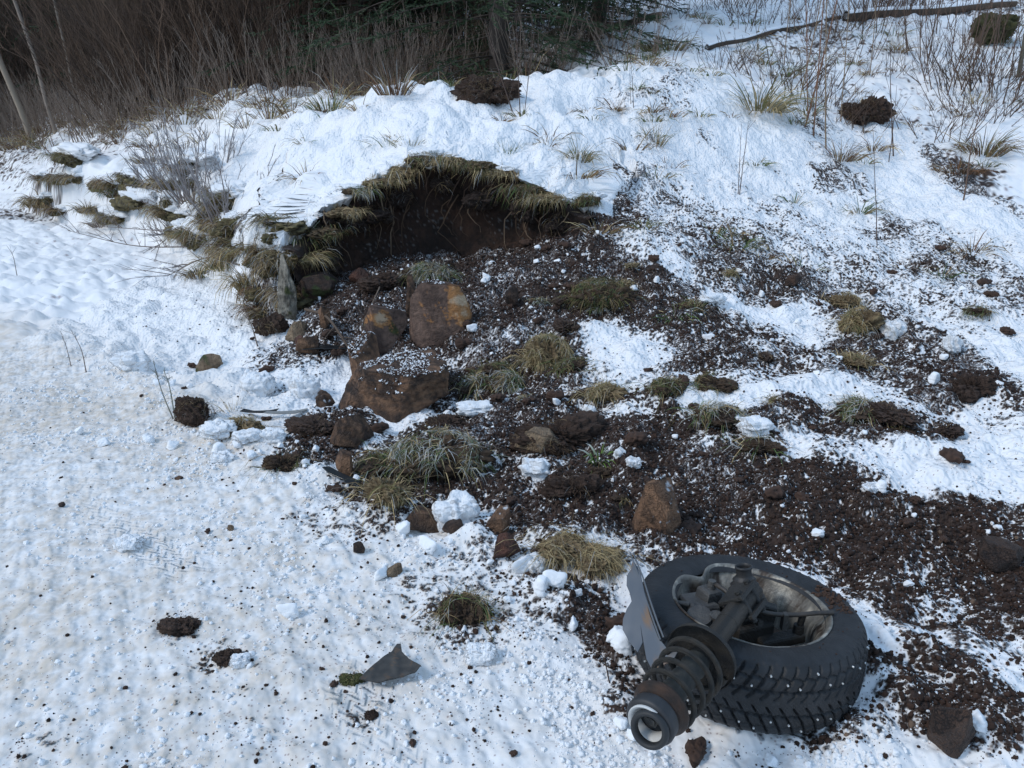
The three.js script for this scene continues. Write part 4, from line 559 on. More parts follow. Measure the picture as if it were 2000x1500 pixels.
const turfList = [
  [[-0.342, -2.968, 0.452, 0.26], 'frosted', 'large overturned turf with frosted green grass in front of the boulder'],
  [[-0.496, -2.675, 0.21, 0.186], 'straw', 'round shaggy turf of straw-brown grass at the edge of the road snow'],
  [[0.18, -2.323, 0.198, 0.112], 'fibre', 'flat mat of pale dead grass fibres near the wheel'],
  [[0.304, -2.267, 0.162, 0.102], 'fibre', 'tangled pale straw tuft touching the torn steel sheet'],
  [[-0.153, -2.019, 0.168, 0.136], 'green', 'green and brown grass tuft lying alone on the road snow'],
  [[-1.042, -1.985, 0.108, 0.054], 'roots', 'flat brown clod on the packed road'],
  [[-0.85, -1.847, 0.087, 0.054], 'earth', 'black earth clod beside a white snow lump on the road'],
  [[-0.379, -1.634, 0.038, 0.036], 'roots', 'small round brown clod on the road by the plastic shard'],
  [[-0.456, -1.754, 0.067, 0.043], 'moss', 'small cushion of green moss touching the plastic shard'],
  [[-1.348, -3.468, 0.202, 0.166], 'straw', 'grassy clod with upright straw blades by the dark plastic strips'],
  [[-1.605, -3.578, 0.192, 0.171], 'roots', 'dark ball of roots and earth beside a frosted heather sprig'],
  [[-1.6, -4.862, 0.196, 0.175], 'roots', 'grey-brown round turf at the foot of the bank beside the pale upright stone'],
  [[-1.024, -3.04, 0.167, 0.122], 'green', 'brown and olive clod between snow lumps at the road edge'],
  [[0.216, -3.1, 0.341, 0.173], 'roots', 'big overturned mat of dark roots with straw at its edge'],
  [[0.35, -2.857, 0.132, 0.085], 'green', 'small clod carrying bright green grass on the soil slope'],
  [[0.239, -2.688, 0.17, 0.101], 'roots', 'crumbling brown root mat on the soil below the bright grass'],
  [[0.191, -4, 0.303, 0.337], 'straw', 'tall brown grass turf on the soil slope right of the slab'],
  [[0.543, -4.531, 0.372, 0.285], 'green', 'sliding turf with olive grass at the right of the soil slope'],
  [[-0.041, -3.856, 0.203, 0.17], 'frosted', 'frost-dusted green turf on the soil right of the boulder'],
  [[0.466, -3.527, 0.212, 0.116], 'straw', 'hanging straw-coloured grass edge under the snow patch'],
  [[0.75, -3.45, 0.182, 0.103], 'green', 'dark green grass patch beside the snow patch on the slope'],
  [[0.99, -3.486, 0.213, 0.124], 'green', 'flattened green grass lying in soil and snow'],
  [[0.922, -3.102, 0.225, 0.126], 'frosted', 'frosted grass hummock in the middle of the soil fan'],
  [[1.043, -2.896, 0.17, 0.085], 'frosted', 'low tuft of frosted grass at the edge of bare soil'],
  [[2.046, -4.274, 0.249, 0.243], 'straw', 'yellow-green upturned turf on the snowy slope'],
  [[2.156, -4.821, 0.184, 0.151], 'straw', 'pale straw tail of the upturned turf on the slope'],
  [[2.861, -4.574, 0.17, 0.075], 'green', 'little green tuft in dirty snow on the slope'],
  [[-0.569, -5.189, 0.309, 0.218], 'frosted', 'frost-white grass cushion on top of the scarred slab'],
  [[-0.226, -7.245, 0.534, 0.335], 'roots', 'dark brown root ball thrown up on the top of the bank'],
  [[3.766, -8.585, 0.455, 0.39], 'roots', 'dark torn root ball on the upper slope beside tall stems'],
  [[2.17, -3.355, 0.206, 0.158], 'earth', 'big lump of bare dark earth in the snow of the slope'],
  [[-0.903, -5.109, 0.312, 0.174], 'earth', 'crumbled heap of frosted earth left of the scarred slab'],
  [[-1.322, -5.867, 0.389, 0.35], 'roots', 'lump of dark earth hanging under the turf at the left of the hollow'],
  [[-1.033, -6.092, 0.358, 0.262], 'roots', 'lump of frosted dark earth under the rim of the hollow'],
];
turfList.forEach(([q, k, label], i) => { if (i < 32) turf(q, k, label, k === 'earth' ? 'earth_clod' : 'turf_clump', k === 'earth' ? 'clod' : 'turf', i + 2); });
{ // small torn sods strewn over the soil
  const R = rngOf(2024); let n = 0; for (let k = 0; k < 4000 && n < 30; k++) { const x = R.in(-1.0, 2.6), z = R.in(-5.0, -2.3); if (Math.abs(x) > -z * 0.68 || soil(x, z) < 0.45 || Math.hypot(x - 0.663, z + 1.813) < 0.5 || lineSideFast(x, z) < 0.15) continue; n++; const w = lerp(0.07, 0.24, Math.pow(R(), 1.6)), kd = R.pick(['green', 'frosted', 'straw', 'roots', 'roots']);
    const t = turf([x, z, w, w * R.in(0.28, 0.45)], kd, { green: 'small torn sod with olive grass strewn on the soil slope', frosted: 'small torn sod with frosted grass strewn on the soil slope', straw: 'small torn sod with straw grass strewn on the soil slope', roots: 'small torn root mat strewn on the soil slope' }[kd], 'torn_sod', 'turf', 60 + n); t.rotation.y = R() * TAU; t.userData.group = { green: 'olive sods on the soil', frosted: 'frosted sods on the soil', straw: 'straw sods on the soil', roots: 'root mats on the soil' }[kd]; }
}
{ // turf rim that hangs over the hollow
  const R = rngOf(77), kinds = ['straw', 'green', 'straw', 'frosted', 'straw', 'straw', 'frosted', 'straw', 'green', 'straw', 'green', 'straw', 'green'];
  kinds.forEach((k, i) => {
    const f = (i + 0.5) / kinds.length, { p, n } = faceAt(f), w = R.in(0.14, 0.42), h = R.in(0.06, 0.13), out = 0.20 * sstep(0, 0.12, f) * sstep(1, 0.86, f) + R.in(-0.06, 0.05), x = p.x + n.x * out, z = p.z + n.z * out, bx = p.x - n.x * 0.12, bz = p.z - n.z * 0.12, y = bankOf(bx, bz) - R.in(0.04, 0.10) - (f < 0.25 ? 0.1 * (0.25 - f) / 0.25 : 0), K_ = turfKinds[k];
    const t = thing('turf_overhang', ['sod of straw-coloured grass on the rim over the hollow', 'sod of green grass on the rim over the hollow', 'frosted sod of grass on the rim over the hollow'][k === 'straw' ? 0 : k === 'green' ? 1 : 2], 'turf', [x, y, z], Math.atan2(n.x, n.z), 'grassy sods along the rim of the hollow');
    mesh('root_ball', clodGeo(900 + i * 5, w, h, 0.22, K_.c[0], mixc(K_.c[1], STRAW2, 0.4), 16, 0.3), M.clod, t);
    if (i % 3 === 0) { const c = mesh('snow_cap', snowLumpGeo(60 + i * 2.3, w * R.in(0.8, 1.2), h * R.in(0.5, 0.9), 0.20, 10), M.snow, t); c.position.set(R.g() * 0.08, h * 0.5, -0.06 - 0.04 * R()); }
    mesh('grass', grassGeo(500 + i, 700, { mode: 'ball', size: [w, h, 0.24], len: 0.075, w: 0.003, pal: K_.pal, droop: 1.5, frost: K_.frost ?? 0.12 }), M.leaf, t);
    const hg = mesh('hanging_grass', grassGeo(700 + i, Math.round(R.in(30, 130)), { mode: 'hang', r: w * 0.5, rz: 0.05, len: R.in(0.10, 0.24) * (f > 0.68 && f < 0.85 ? 1.5 : 1), w: 0.0042, pal: K_.pal, droop: 2.4, dir: V(0, 0, 1), spread: 1.1 }), M.leaf, t); hg.position.set(0, h * 0.45, 0.12);
  });
  for (let i = 0; i < 11; i++) { const f = [0.07, 0.12, 0.17, 0.22, 0.27, 0.33, 0.4, 0.55, 0.68, 0.8, 0.9][i], { p, n } = faceAt(f), w = R.in(0.16, 0.3), h = R.in(0.12, 0.26), t = thing('earth_lump', 'ragged lump of dark rooty earth hanging under the rim of the hollow', 'clod', [p.x + n.x * R.in(0.10, 0.18), bankOf(p.x - n.x * 0.1, p.z - n.z * 0.1) - R.in(0.22, 0.34) - (f < 0.2 ? 0.08 : 0), p.z + n.z * R.in(0.10, 0.18)], R() * TAU, 'rooty lumps under the rim'); mesh('root_ball', clodGeo(1200 + i * 7, w, h, w * 0.9, DARKEARTH, [0.07, 0.045, 0.034], 15, 0.4), M.clod, t); mesh('root_fibre', grassGeo(1300 + i, 160, { mode: 'ball', size: [w, h, w * 0.9], len: 0.09, w: 0.0022, pal: [BROWN, STRAW2, EARTH], droop: 2.2, frost: 0.25 }), M.leaf, t).userData.kind = 'stuff'; }
  // roots that hang out of the earth face
  for (let i = 0; i < 34; i++) {
    const f = R.in(0.18, 0.97), { p, n } = faceAt(f), y0 = lerp(groundOf(p.x, p.z), bankOf(p.x, p.z), R.in(0.55, 0.95)), L = R.in(0.15, 0.5), pts = [], t = V(-n.z, 0, n.x); let a = R.in(-0.6, 0.6);
    for (let k = 0; k <= 7; k++) { const q = k / 7; a += R.g() * 0.5; pts.push(V(p.x, y0 - L * q * (0.9 + 0.2 * R()), p.z).addScaledVector(n, 0.14 + 0.07 * Math.sin(q * 2.4) + 0.03 * R.g()).addScaledVector(t, 0.12 * L * Math.sin(a * 2 + q * 3) * 2)); }
    const b = new MB(); b.tube(pts, R.in(0.003, 0.0075), 0.0015, 5, R.pick([[0.10, 0.06, 0.035], [0.19, 0.13, 0.085], [0.07, 0.042, 0.028]]));
    tag(mesh('hanging_root', b.geo(), M.wood), 'thin root hanging down the dark earth face of the hollow', 'root', 'roots in the earth face');
  }
}
// ---------------------------------------------------------------- snow lumps
{
  const big = [
    [[0.272, -5.871, 0.163, 0.124], 1, 'square white block of snow on dark soil at the mouth of the hollow'], [[-0.181, -3.594, 0.202, 0.067], 0.6, 'long slab of snow lying on soil right of the boulder'], [[1.234, -4.599, 0.176, 0.063], 0.3, 'finger-shaped lump of snow on the soil slope beside a green plant'], [[2.423, -4.035, 0.101, 0.113], 0.2, 'upright irregular snow lump on the right part of the slope'], [[1.368, -2.603, 0.07, 0.047], 0.2, 'lone white snow lump in the middle of bare soil'],
    [[-1.42, -2.447, 0.102, 0.056], 0.1, 'flat disc of clean snow on the packed road'], [[-0.799, -1.829, 0.057, 0.036], 0.2, 'white snow lump touching the black earth clod on the road'], [[2.192, -4.236, 0.129, 0.147], 0.3, 'snow lump right of the yellow-green turf on the slope'], [[-0.22, -2.584, 0.169, 0.153], 0.3, 'big rounded snow block between brown stones'], [[0.1, -2.918, 0.134, 0.095], 0.2, 'dirt-flecked snow mound below the flat tan stone'],
    [[-1.165, -4.008, 0.177, 0.149], 0.2, 'rounded snow block left of the small frosted stone'], [[-1.43, -4.013, 0.183, 0.137], 0.2, 'broad snow mound above the dark plastic strips'], [[-1.151, -3.354, 0.118, 0.083], 0.5, 'squarish snow block beside the grassy clod'], [[0.075, -2.299, 0.093, 0.072], 0.1, 'pointed snow heap right of the reddish stone'], [[-1.439, -3.406, 0.164, 0.084], 0.1, 'low snow mound in front of the dark root ball'], [[-1.265, -3.33, 0.122, 0.063], 0.1, 'small snow mound in front of the grassy clod'],
    [[-0.09, -1.842, 0.09, 0.06], 0.1, 'rounded snow lump on the road right of the grass tuft'], [[0.453, -2.921, 0.052, 0.047], 0.2, 'small snow ball below the root mat'], [[0.496, -2.829, 0.063, 0.05], 0.2, 'snow lump between soil and the sharp brown stone'], [[1.044, -3.016, 0.145, 0.075], 0.1, 'snow drift on the frosted grass of the soil fan'], [[-1.326, -3.161, 0.093, 0.06], 0.1, 'small heap of clean snow at the road edge'], [[-2.409, -4.587, 0.194, 0.129], 0.1, 'snow mound on the verge beside bare twigs'],
  ];
  big.forEach(([[x, z, w, h], block, label], i) => { const d = w * (h < w * 0.5 ? 0.6 : 0.8), m = mesh('snow_lump', snowLumpGeo(31 + i * 3.3, w * 1.02, h, d, 12, block), M.snow); m.position.set(...groundPoint(x, z - d * 0.35, -h * 0.06)); m.rotation.y = i * 0.37 % 0.8 - 0.3; tag(m, label, 'snow lump'); });
  const R = rngOf(4242), protos = []; for (let i = 0; i < 7; i++) protos.push(rockGeo(300 + i * 9, 1.15, R.in(0.6, 0.9), R.in(0.8, 1.1), { det: 6, cuts: 8, worn: 0.12, rough: 0.16 }, () => [0.87, 0.88, 0.89]));
  let n = 0; for (let k = 0; k < 9000 && n < 250; k++) {
    const x = R.in(-2.6, 3.4), z = R.in(-5.6, -1.45); if (Math.abs(x) > -z * 0.72 + 0.1 || Math.hypot(x - 0.663, z + 1.813) < 0.34) continue;
    const s = soil(x, z), r = lineSideFast(x, z), edge = Math.exp(-((r - 0.05) ** 2) / 0.06) * (x < 0.6 ? 1 : 0.2); if (R() > 0.9 * edge + 0.24 * (s > 0.5 ? 1 : 0) + 0.03) continue;
    const q = Math.pow(R(), 2.8), w = lerp(0.018, 0.075, q) * (edge > 0.5 ? 1.15 : 0.9), m = mesh('snow_crumb', R.pick(protos), M.crumb); m.scale.setScalar(w); m.position.set(...groundPoint(x, z, -w * 0.06)); m.rotation.y = R() * TAU; n++;
    if (s > 0.5) tag(m, 'white snow crumb lying on the dark soil of the slope', 'snow lump', 'snow crumbs on the soil'); else tag(m, 'white snow crumb scattered on the snow along the road edge', 'snow lump', 'snow crumbs along the road edge');
  }
  // earth crumbs big enough to pick out
  const ep = []; for (let i = 0; i < 7; i++) ep.push(clodGeo(600 + i * 11, 1, R.in(0.55, 0.8), R.in(0.7, 1), [0.026, 0.015, 0.011], [0.085, 0.046, 0.03], 4, 0.4));
  n = 0; for (let k = 0; k < 9000 && n < 260; k++) {
    const x = R.in(-2.2, 3.4), z = R.in(-5.8, -1.4); if (Math.abs(x) > -z * 0.72 + 0.1 || Math.hypot(x - 0.663, z + 1.813) < 0.34) continue;
    const s = soil(x, z), r = lineSideFast(x, z), want = r < 0 ? 0.02 + 0.45 * Math.exp(r * 2.0) * (x > -1.3 ? 1 : 0.2) : 0.15 + 0.5 * s; if (R() > want * 0.5) continue;
    const w = lerp(0.010, r < 0 ? 0.03 : 0.11, Math.pow(R(), 3.2)), m = mesh('earth_crumb', R.pick(ep), M.grit); m.scale.setScalar(w); m.position.set(...groundPoint(x, z, -w * 0.05)); m.rotation.y = R() * TAU; n++;
    if (r < 0) tag(m, 'dark earth crumb lying on the packed road snow', 'clod', 'earth crumbs on the road'); else tag(m, 'dark earth crumb lying on the slope of soil and snow', 'clod', 'earth crumbs on the slope');
  }
}
// ---------------------------------------------------------------- grains of soil and snow too many to count
function scatter(name, geos, material, count, tries, seed, pick, more = []) {
  const R = rngOf(seed), list = [...more], D = new THREE.Object3D(); for (let k = 0; k < tries && list.length < count; k++) { const v = pick(R); if (v) list.push(v); }
  const m = new THREE.InstancedMesh(geos, material, list.length); m.name = name; m.userData.kind = 'stuff'; m.castShadow = m.receiveShadow = true;
  list.forEach(([x, y, z, s, c], i) => { D.position.set(x, y, z); D.rotation.set(R() * TAU, R() * TAU, R() * TAU); D.scale.set(s * R.in(0.7, 1.2), s * R.in(0.6, 1), s * R.in(0.7, 1.2)); D.updateMatrix(); m.setMatrixAt(i, D.matrix); if (c) m.setColorAt(i, new THREE.Color().setRGB(...c)); });
  scene.add(m); return m;
}
const crumbG = (() => { const g = ball(2), p = g.attributes.position; for (let i = 0; i < p.count; i++) { const x = p.getX(i), y = p.getY(i), z = p.getZ(i), r = 0.5 * (1 + 0.8 * pn3(x * 2.3 + 4, y * 2.3, z * 2.3)); p.setXYZ(i, x * r, y * r, z * r); } g.computeVertexNormals(); return g; })();
const inView = (x, z) => Math.abs(x) < -z * 0.74 + 0.15;
scatter('soil_grains', crumbG, new THREE.MeshStandardMaterial({ name: 'soil_grain', roughness: 0.95 }), 150000, 2600000, 11, (R) => {
  const u = R(), z = -1.3 - 5.2 * u * u * 0.9 - 0.3 * u, x = R.in(-3, 3.6); if (!inView(x, z) || Math.hypot(x - 0.663, z + 1.813) < 0.31) return null; const s = soil(x, z), r = lineSideFast(x, z);
  const cl = sstep(0.0, 0.45, fbm(x * 5 + 2, z * 5, 3)), want = r < 0 ? 0.003 + 0.16 * cl * cl * (0.015 + 2 * s) + 0.3 * s * s : 0.01 + 0.25 * cl * cl * (0.15 + s) + 0.8 * s * s; if (R() > want) return null;
  const d = lerp(0.0018, 0.012, Math.pow(R(), 7)) * (s > 0.5 ? 1.45 : 1.05), k = R.in(0.5, 1.6); return [x, Hh(x, z) + d * 0.15, z, d, R() < 0.02 ? [0.12 * k, 0.08 * k, 0.055 * k] : [0.034 * k, 0.0175 * k, 0.0112 * k]];
}, rockTops[1]);
scatter('snow_grains', crumbG, new THREE.MeshStandardMaterial({ name: 'snow_grain', roughness: 0.8, color: new THREE.Color().setRGB(0.86, 0.87, 0.88) }), 44000, 1500000, 12, (R) => {
  const u = R(), z = -1.3 - 4.6 * u * u - 0.3 * u, x = R.in(-3, 3.4); if (!inView(x, z) || Math.hypot(x - 0.663, z + 1.813) < 0.31) return null; const s = soil(x, z), r = lineSideFast(x, z);
  const cl = sstep(-0.2, 0.5, fbm(x * 3 + 8, z * 3, 2)), want = r < 0.2 ? 0.012 + 0.42 * Math.exp(-Math.abs(r) * 2.6) * cl : 0.02 + 0.15 * cl * (s > 0.35 ? 1 : 0.4); if (R() > want) return null;
  const d = s > 0.35 && r > 0 ? lerp(0.0016, 0.009, Math.pow(R(), 6)) : lerp(0.0025, 0.018, Math.pow(R(), 5)); return [x, Hh(x, z) + d * 0.1, z, d, null];
}, rockTops[0]);
// ---------------------------------------------------------------- broken plastic, dead wood
{
  const plastic = new THREE.MeshStandardMaterial({ name: 'grey_plastic', vertexColors: true, roughness: 0.68, side: THREE.DoubleSide }), gloss = new THREE.MeshStandardMaterial({ name: 'black_plastic', color: new THREE.Color().setRGB(0.012, 0.013, 0.014), roughness: 0.28, side: THREE.DoubleSide });
  const shard = (pts, bend, th = 0.003) => { const s = new THREE.Shape(pts.map(([x, y]) => new THREE.Vector2(x, y))), g = new THREE.ExtrudeGeometry(s, { depth: th, bevelEnabled: true, bevelThickness: 0.0008, bevelSize: 0.0008, bevelSegments: 1, steps: 1 }); const sg = subdivide(g, 4); sg.rotateX(-PI / 2); g.dispose(); return dress(sg); function dress(g) { const p = g.attributes.position, c = new Float32Array(p.count * 3); for (let i = 0; i < p.count; i++) { const x = p.getX(i), z = p.getZ(i); p.setY(i, p.getY(i) + bend(x, z)); const k = mixc(mixc([0.030, 0.029, 0.027], [0.055, 0.051, 0.046], 0.5 + pn(x * 60, z * 60)), [0.09, 0.06, 0.04], sstep(0.35, 0.7, pn(x * 45 + 3, z * 45) + 0.6 * pn(x * 160, z * 160))); c.set(k, i * 3); } g.setAttribute('color', new THREE.BufferAttribute(c, 3)); g.computeVertexNormals(); return g; } };
  const a = mesh('plastic_shard', shard([[-0.083, -0.035], [-0.06, 0.0], [-0.03, 0.03], [0.0, 0.055], [0.012, 0.085], [0.022, 0.085], [0.028, 0.052], [0.05, 0.025], [0.085, 0.0], [0.07, -0.02], [0.02, -0.034], [-0.03, -0.045]], (x, z) => -2.2 * z * z + 0.6 * x * x + 0.02 + 0.22 * Math.max(0, -z) + 0.003 * pn(x * 40, z * 40)), plastic); { const [x, z] = [-0.346, -1.789]; a.position.set(...groundPoint(x, z, 0.012)); a.rotation.set(0.16, 0.05, 0); } tag(a, 'torn triangular piece of dark grey plastic on the road snow', 'plastic shard');
  const b = mesh('plastic_strip', shard([[-0.13, 0.0], [-0.12, 0.035], [-0.06, 0.012], [0.02, 0.02], [0.06, 0.038], [0.055, 0.012], [0.0, -0.012], [-0.08, -0.01]], (x) => 0.35 * x * x + 0.02), gloss); { const [x, z] = [-1.29, -3.736]; b.position.set(...groundPoint(x, z, 0.02)); b.rotation.y = 0.05; } tag(b, 'curved black plastic strip between the grassy clod and a grey strip', 'plastic shard');
  const c = mesh('plastic_strip', shard([[-0.11, -0.012], [-0.10, 0.012], [-0.02, 0.015], [0.06, 0.03], [0.10, 0.05], [0.105, 0.03], [0.05, -0.012], [-0.03, -0.018]], (x) => 0.3 * x * x + 0.012), new THREE.MeshStandardMaterial({ name: 'pale_plastic', color: new THREE.Color().setRGB(0.23, 0.23, 0.22), roughness: 0.5, side: THREE.DoubleSide })); { const [x, z] = [-1.177, -3.714]; c.position.set(...groundPoint(x, z, 0.015)); } tag(c, 'grey plastic strip on the snow beside the black one', 'plastic shard');
  const d = mesh('plastic_strip', shard([[-0.10, 0.015], [-0.08, 0.035], [0.0, 0.01], [0.10, -0.01], [0.10, -0.045], [0.05, -0.05], [0.03, -0.03], [-0.05, -0.015]], (x) => 0.02 - 0.1 * x), gloss); { const [x, z] = [-0.723, -2.927]; d.position.set(...groundPoint(x, z, 0.02)); d.rotation.y = -0.35; } tag(d, 'black plastic strip under the small pointed stone', 'plastic shard');
  const e = mesh('plastic_strip', shard([[-0.16, -0.02], [-0.15, 0.03], [0.0, 0.04], [0.13, 0.03], [0.14, -0.02], [0.0, -0.03]], (x) => 0.03 - 0.4 * x * x), gloss); { const [x, z] = [-1.117, -4.499]; e.position.set(...groundPoint(x, z, 0.02)); } tag(e, 'glossy black plastic strip under the dead branch by the stones', 'plastic shard');
  const R = rngOf(909), stick = (name, pts, r0, r1, col, label, cat = 'branch', twigs = 6, tl = 0.15) => { const o = thing(name, label, cat, pts[0]); const o0 = V(...pts[0]), cv = new THREE.CatmullRomCurve3(pts.map((q) => V(...q).sub(o0))), line = cv.getPoints(14), mb = new MB(); mb.tube(line, r0, r1, 6, col); mesh('stem', mb.geo(), M.wood, o); for (let k = 0; k < twigs; k++) { const f = R.in(0.25, 0.95), p = cv.getPoint(f), q = cv.getTangent(f), s = V(R.g(), R.in(-0.2, 0.8), R.g()).normalize().multiplyScalar(0.8).add(q).normalize(), l = tl * R.in(0.5, 1.3), tw = [0, 0.35, 0.7, 1].map((v) => p.clone().addScaledVector(s, v * l).add(V(R.g() * 0.02 * v, R.g() * 0.02 * v, R.g() * 0.02 * v))), t2 = new MB(); t2.tube(tw, r1 * 0.8, 0.0008, 4, col); mesh('twig', t2.geo(), M.wood, o); } return o; };
  const gp = (q, h) => [q[0], Hh(q[0], q[1]) + h, q[1]];
  stick('dead_branch', [gp([-1.354, -4.91], 0.10), gp([-1.176, -4.718], 0.09), gp([-1.053, -4.547], 0.10), gp([-0.965, -4.443], 0.07)], 0.011, 0.006, [0.10, 0.07, 0.05], 'dead branch leaning across the stones at the left of the hollow', 'branch', 7, 0.14);
  stick('dead_twig', [gp([-0.859, -4.922], 0.10), gp([-0.922, -4.779], 0.06), gp([-0.974, -4.689], 0.05)], 0.005, 0.002, [0.16, 0.12, 0.09], 'thin twig resting on the squat stone', 'twig', 3, 0.06);
  const frost = [0.34, 0.31, 0.29], grey = [0.14, 0.105, 0.085];
  stick('bare_twig', [gp([-2.689, -4.596], 0), gp([-2.81, -4.797], 0.09), gp([-2.941, -4.949], 0.17)], 0.004, 0.0012, grey, 'bare forked twig poking out of the verge snow', 'twig', 4, 0.10);
  stick('bare_twig', [gp([-2.866, -4.744], 0), gp([-2.964, -4.896], 0.07), gp([-3.044, -4.999], 0.13)], 0.003, 0.001, grey, 'smaller bare twig beside the forked one on the verge', 'twig', 3, 0.07);
  stick('bare_twig', [gp([-4.718, -7.252], 0), gp([-4.903, -7.54], 0.12), gp([-5.078, -7.747], 0.2)], 0.004, 0.0012, grey, 'bare twig on the far verge snow', 'twig', 4, 0.10);
  stick('heather_sprig', [gp([-1.747, -3.669], 0.02), gp([-1.898, -3.908], 0.09), gp([-2.007, -4.092], 0.18)], 0.004, 0.0015, [0.13, 0.13, 0.10], 'frosted heather sprig beside the dark root ball', 'heather', 12, 0.05);
  stick('heather_sprig', [gp([-1.719, -3.632], 0.02), gp([-1.849, -3.9], 0.10), gp([-1.929, -4.034], 0.16)], 0.004, 0.0015, [0.16, 0.165, 0.13], 'shorter frosted heather sprig by the dark root ball', 'heather', 14, 0.045);
  stick('bare_twig', [gp([-1.633, -4.729], 0.02), gp([-1.751, -5.002], 0.07), gp([-1.887, -5.264], 0.14)], 0.005, 0.0015, grey, 'twiggy stem at the foot of the bank beside the grey-brown turf', 'twig', 9, 0.14);
  stick('bare_twig', [gp([0.274, -1.743], 0.0), gp([0.258, -1.794], 0.05), gp([0.227, -1.859], 0.02)], 0.0022, 0.0008, [0.06, 0.04, 0.03], 'thin dark stem lying on snow left of the strut', 'twig', 2, 0.05);
}
{
  const sprigs = [[[-2.122, -6.111], [-3.055, -7.499], [-4.051, -8.694]], [[-2.19, -6.157], [-2.82, -6.972], [-3.12, -6.884]], [[-2.729, -7.226], [-4.144, -8.917], [-5.224, -9.618]], [[-2.848, -7.443], [-3.969, -8.889], [-4.992, -9.939]], [[-1.985, -5.991], [-2.84, -7.406], [-3.555, -8.309]], [[-3.041, -7.734], [-3.851, -8.802], [-4.673, -9.714]], [[-3.186, -7.738], [-4.175, -8.457], [-5.111, -8.932]], [[-2.77, -7.384], [-3.408, -8.036], [-3.663, -7.807]]];
  const R = rngOf(313);
  sprigs.forEach(([a, b, c], i) => {
    const o = thing('leaning_sprig', 'bare frosted sprig leaning from the bank over the verge snow', 'twig', groundPoint(...a), 0, 'bare sprigs over the verge'), o0 = V(...groundPoint(...a)), pts = [o0.clone(), V(...groundPoint(b[0], b[1], 0.10 + 0.06 * R())), V(...groundPoint(c[0], c[1], 0.10 + 0.12 * R()))].map((p) => p.sub(o0)), cv = new THREE.CatmullRomCurve3(pts), m = new MB();
    m.tube(cv.getPoints(12), 0.008, 0.003, 5, [0.13, 0.10, 0.085], [0.2, 0.165, 0.15]); mesh('stem', m.geo(), M.wood, o); const tw = new MB();
    for (let k = 0; k < 15; k++) { const f = R.in(0.2, 1), p = cv.getPoint(f), t = cv.getTangent(f), s = V(R.g() * 1.2, R.in(-0.1, 1), R.g() * 1.2).normalize().multiplyScalar(0.75).add(t).normalize(), l = R.in(0.12, 0.4), e = p.clone().addScaledVector(s, l); tw.tube([p, p.clone().addScaledVector(s, l * 0.5).add(V(R.g() * 0.02, 0.01, R.g() * 0.02)), e], 0.0036, 0.0018, 4, [0.14, 0.11, 0.095], [0.24, 0.21, 0.2]); for (let j = 0; j < 3; j++) { const q = p.clone().lerp(e, R.in(0.3, 0.95)), s2 = s.clone().add(V(R.g(), R.g() * 0.6, R.g()).multiplyScalar(0.9)).normalize(); tw.tube([q, q.clone().addScaledVector(s2, l * 0.35)], 0.0024, 0.0014, 3, [0.16, 0.13, 0.115], [0.28, 0.25, 0.24]); } }
    mesh('twig_crown', tw.geo(), M.wood, o);
  });
}

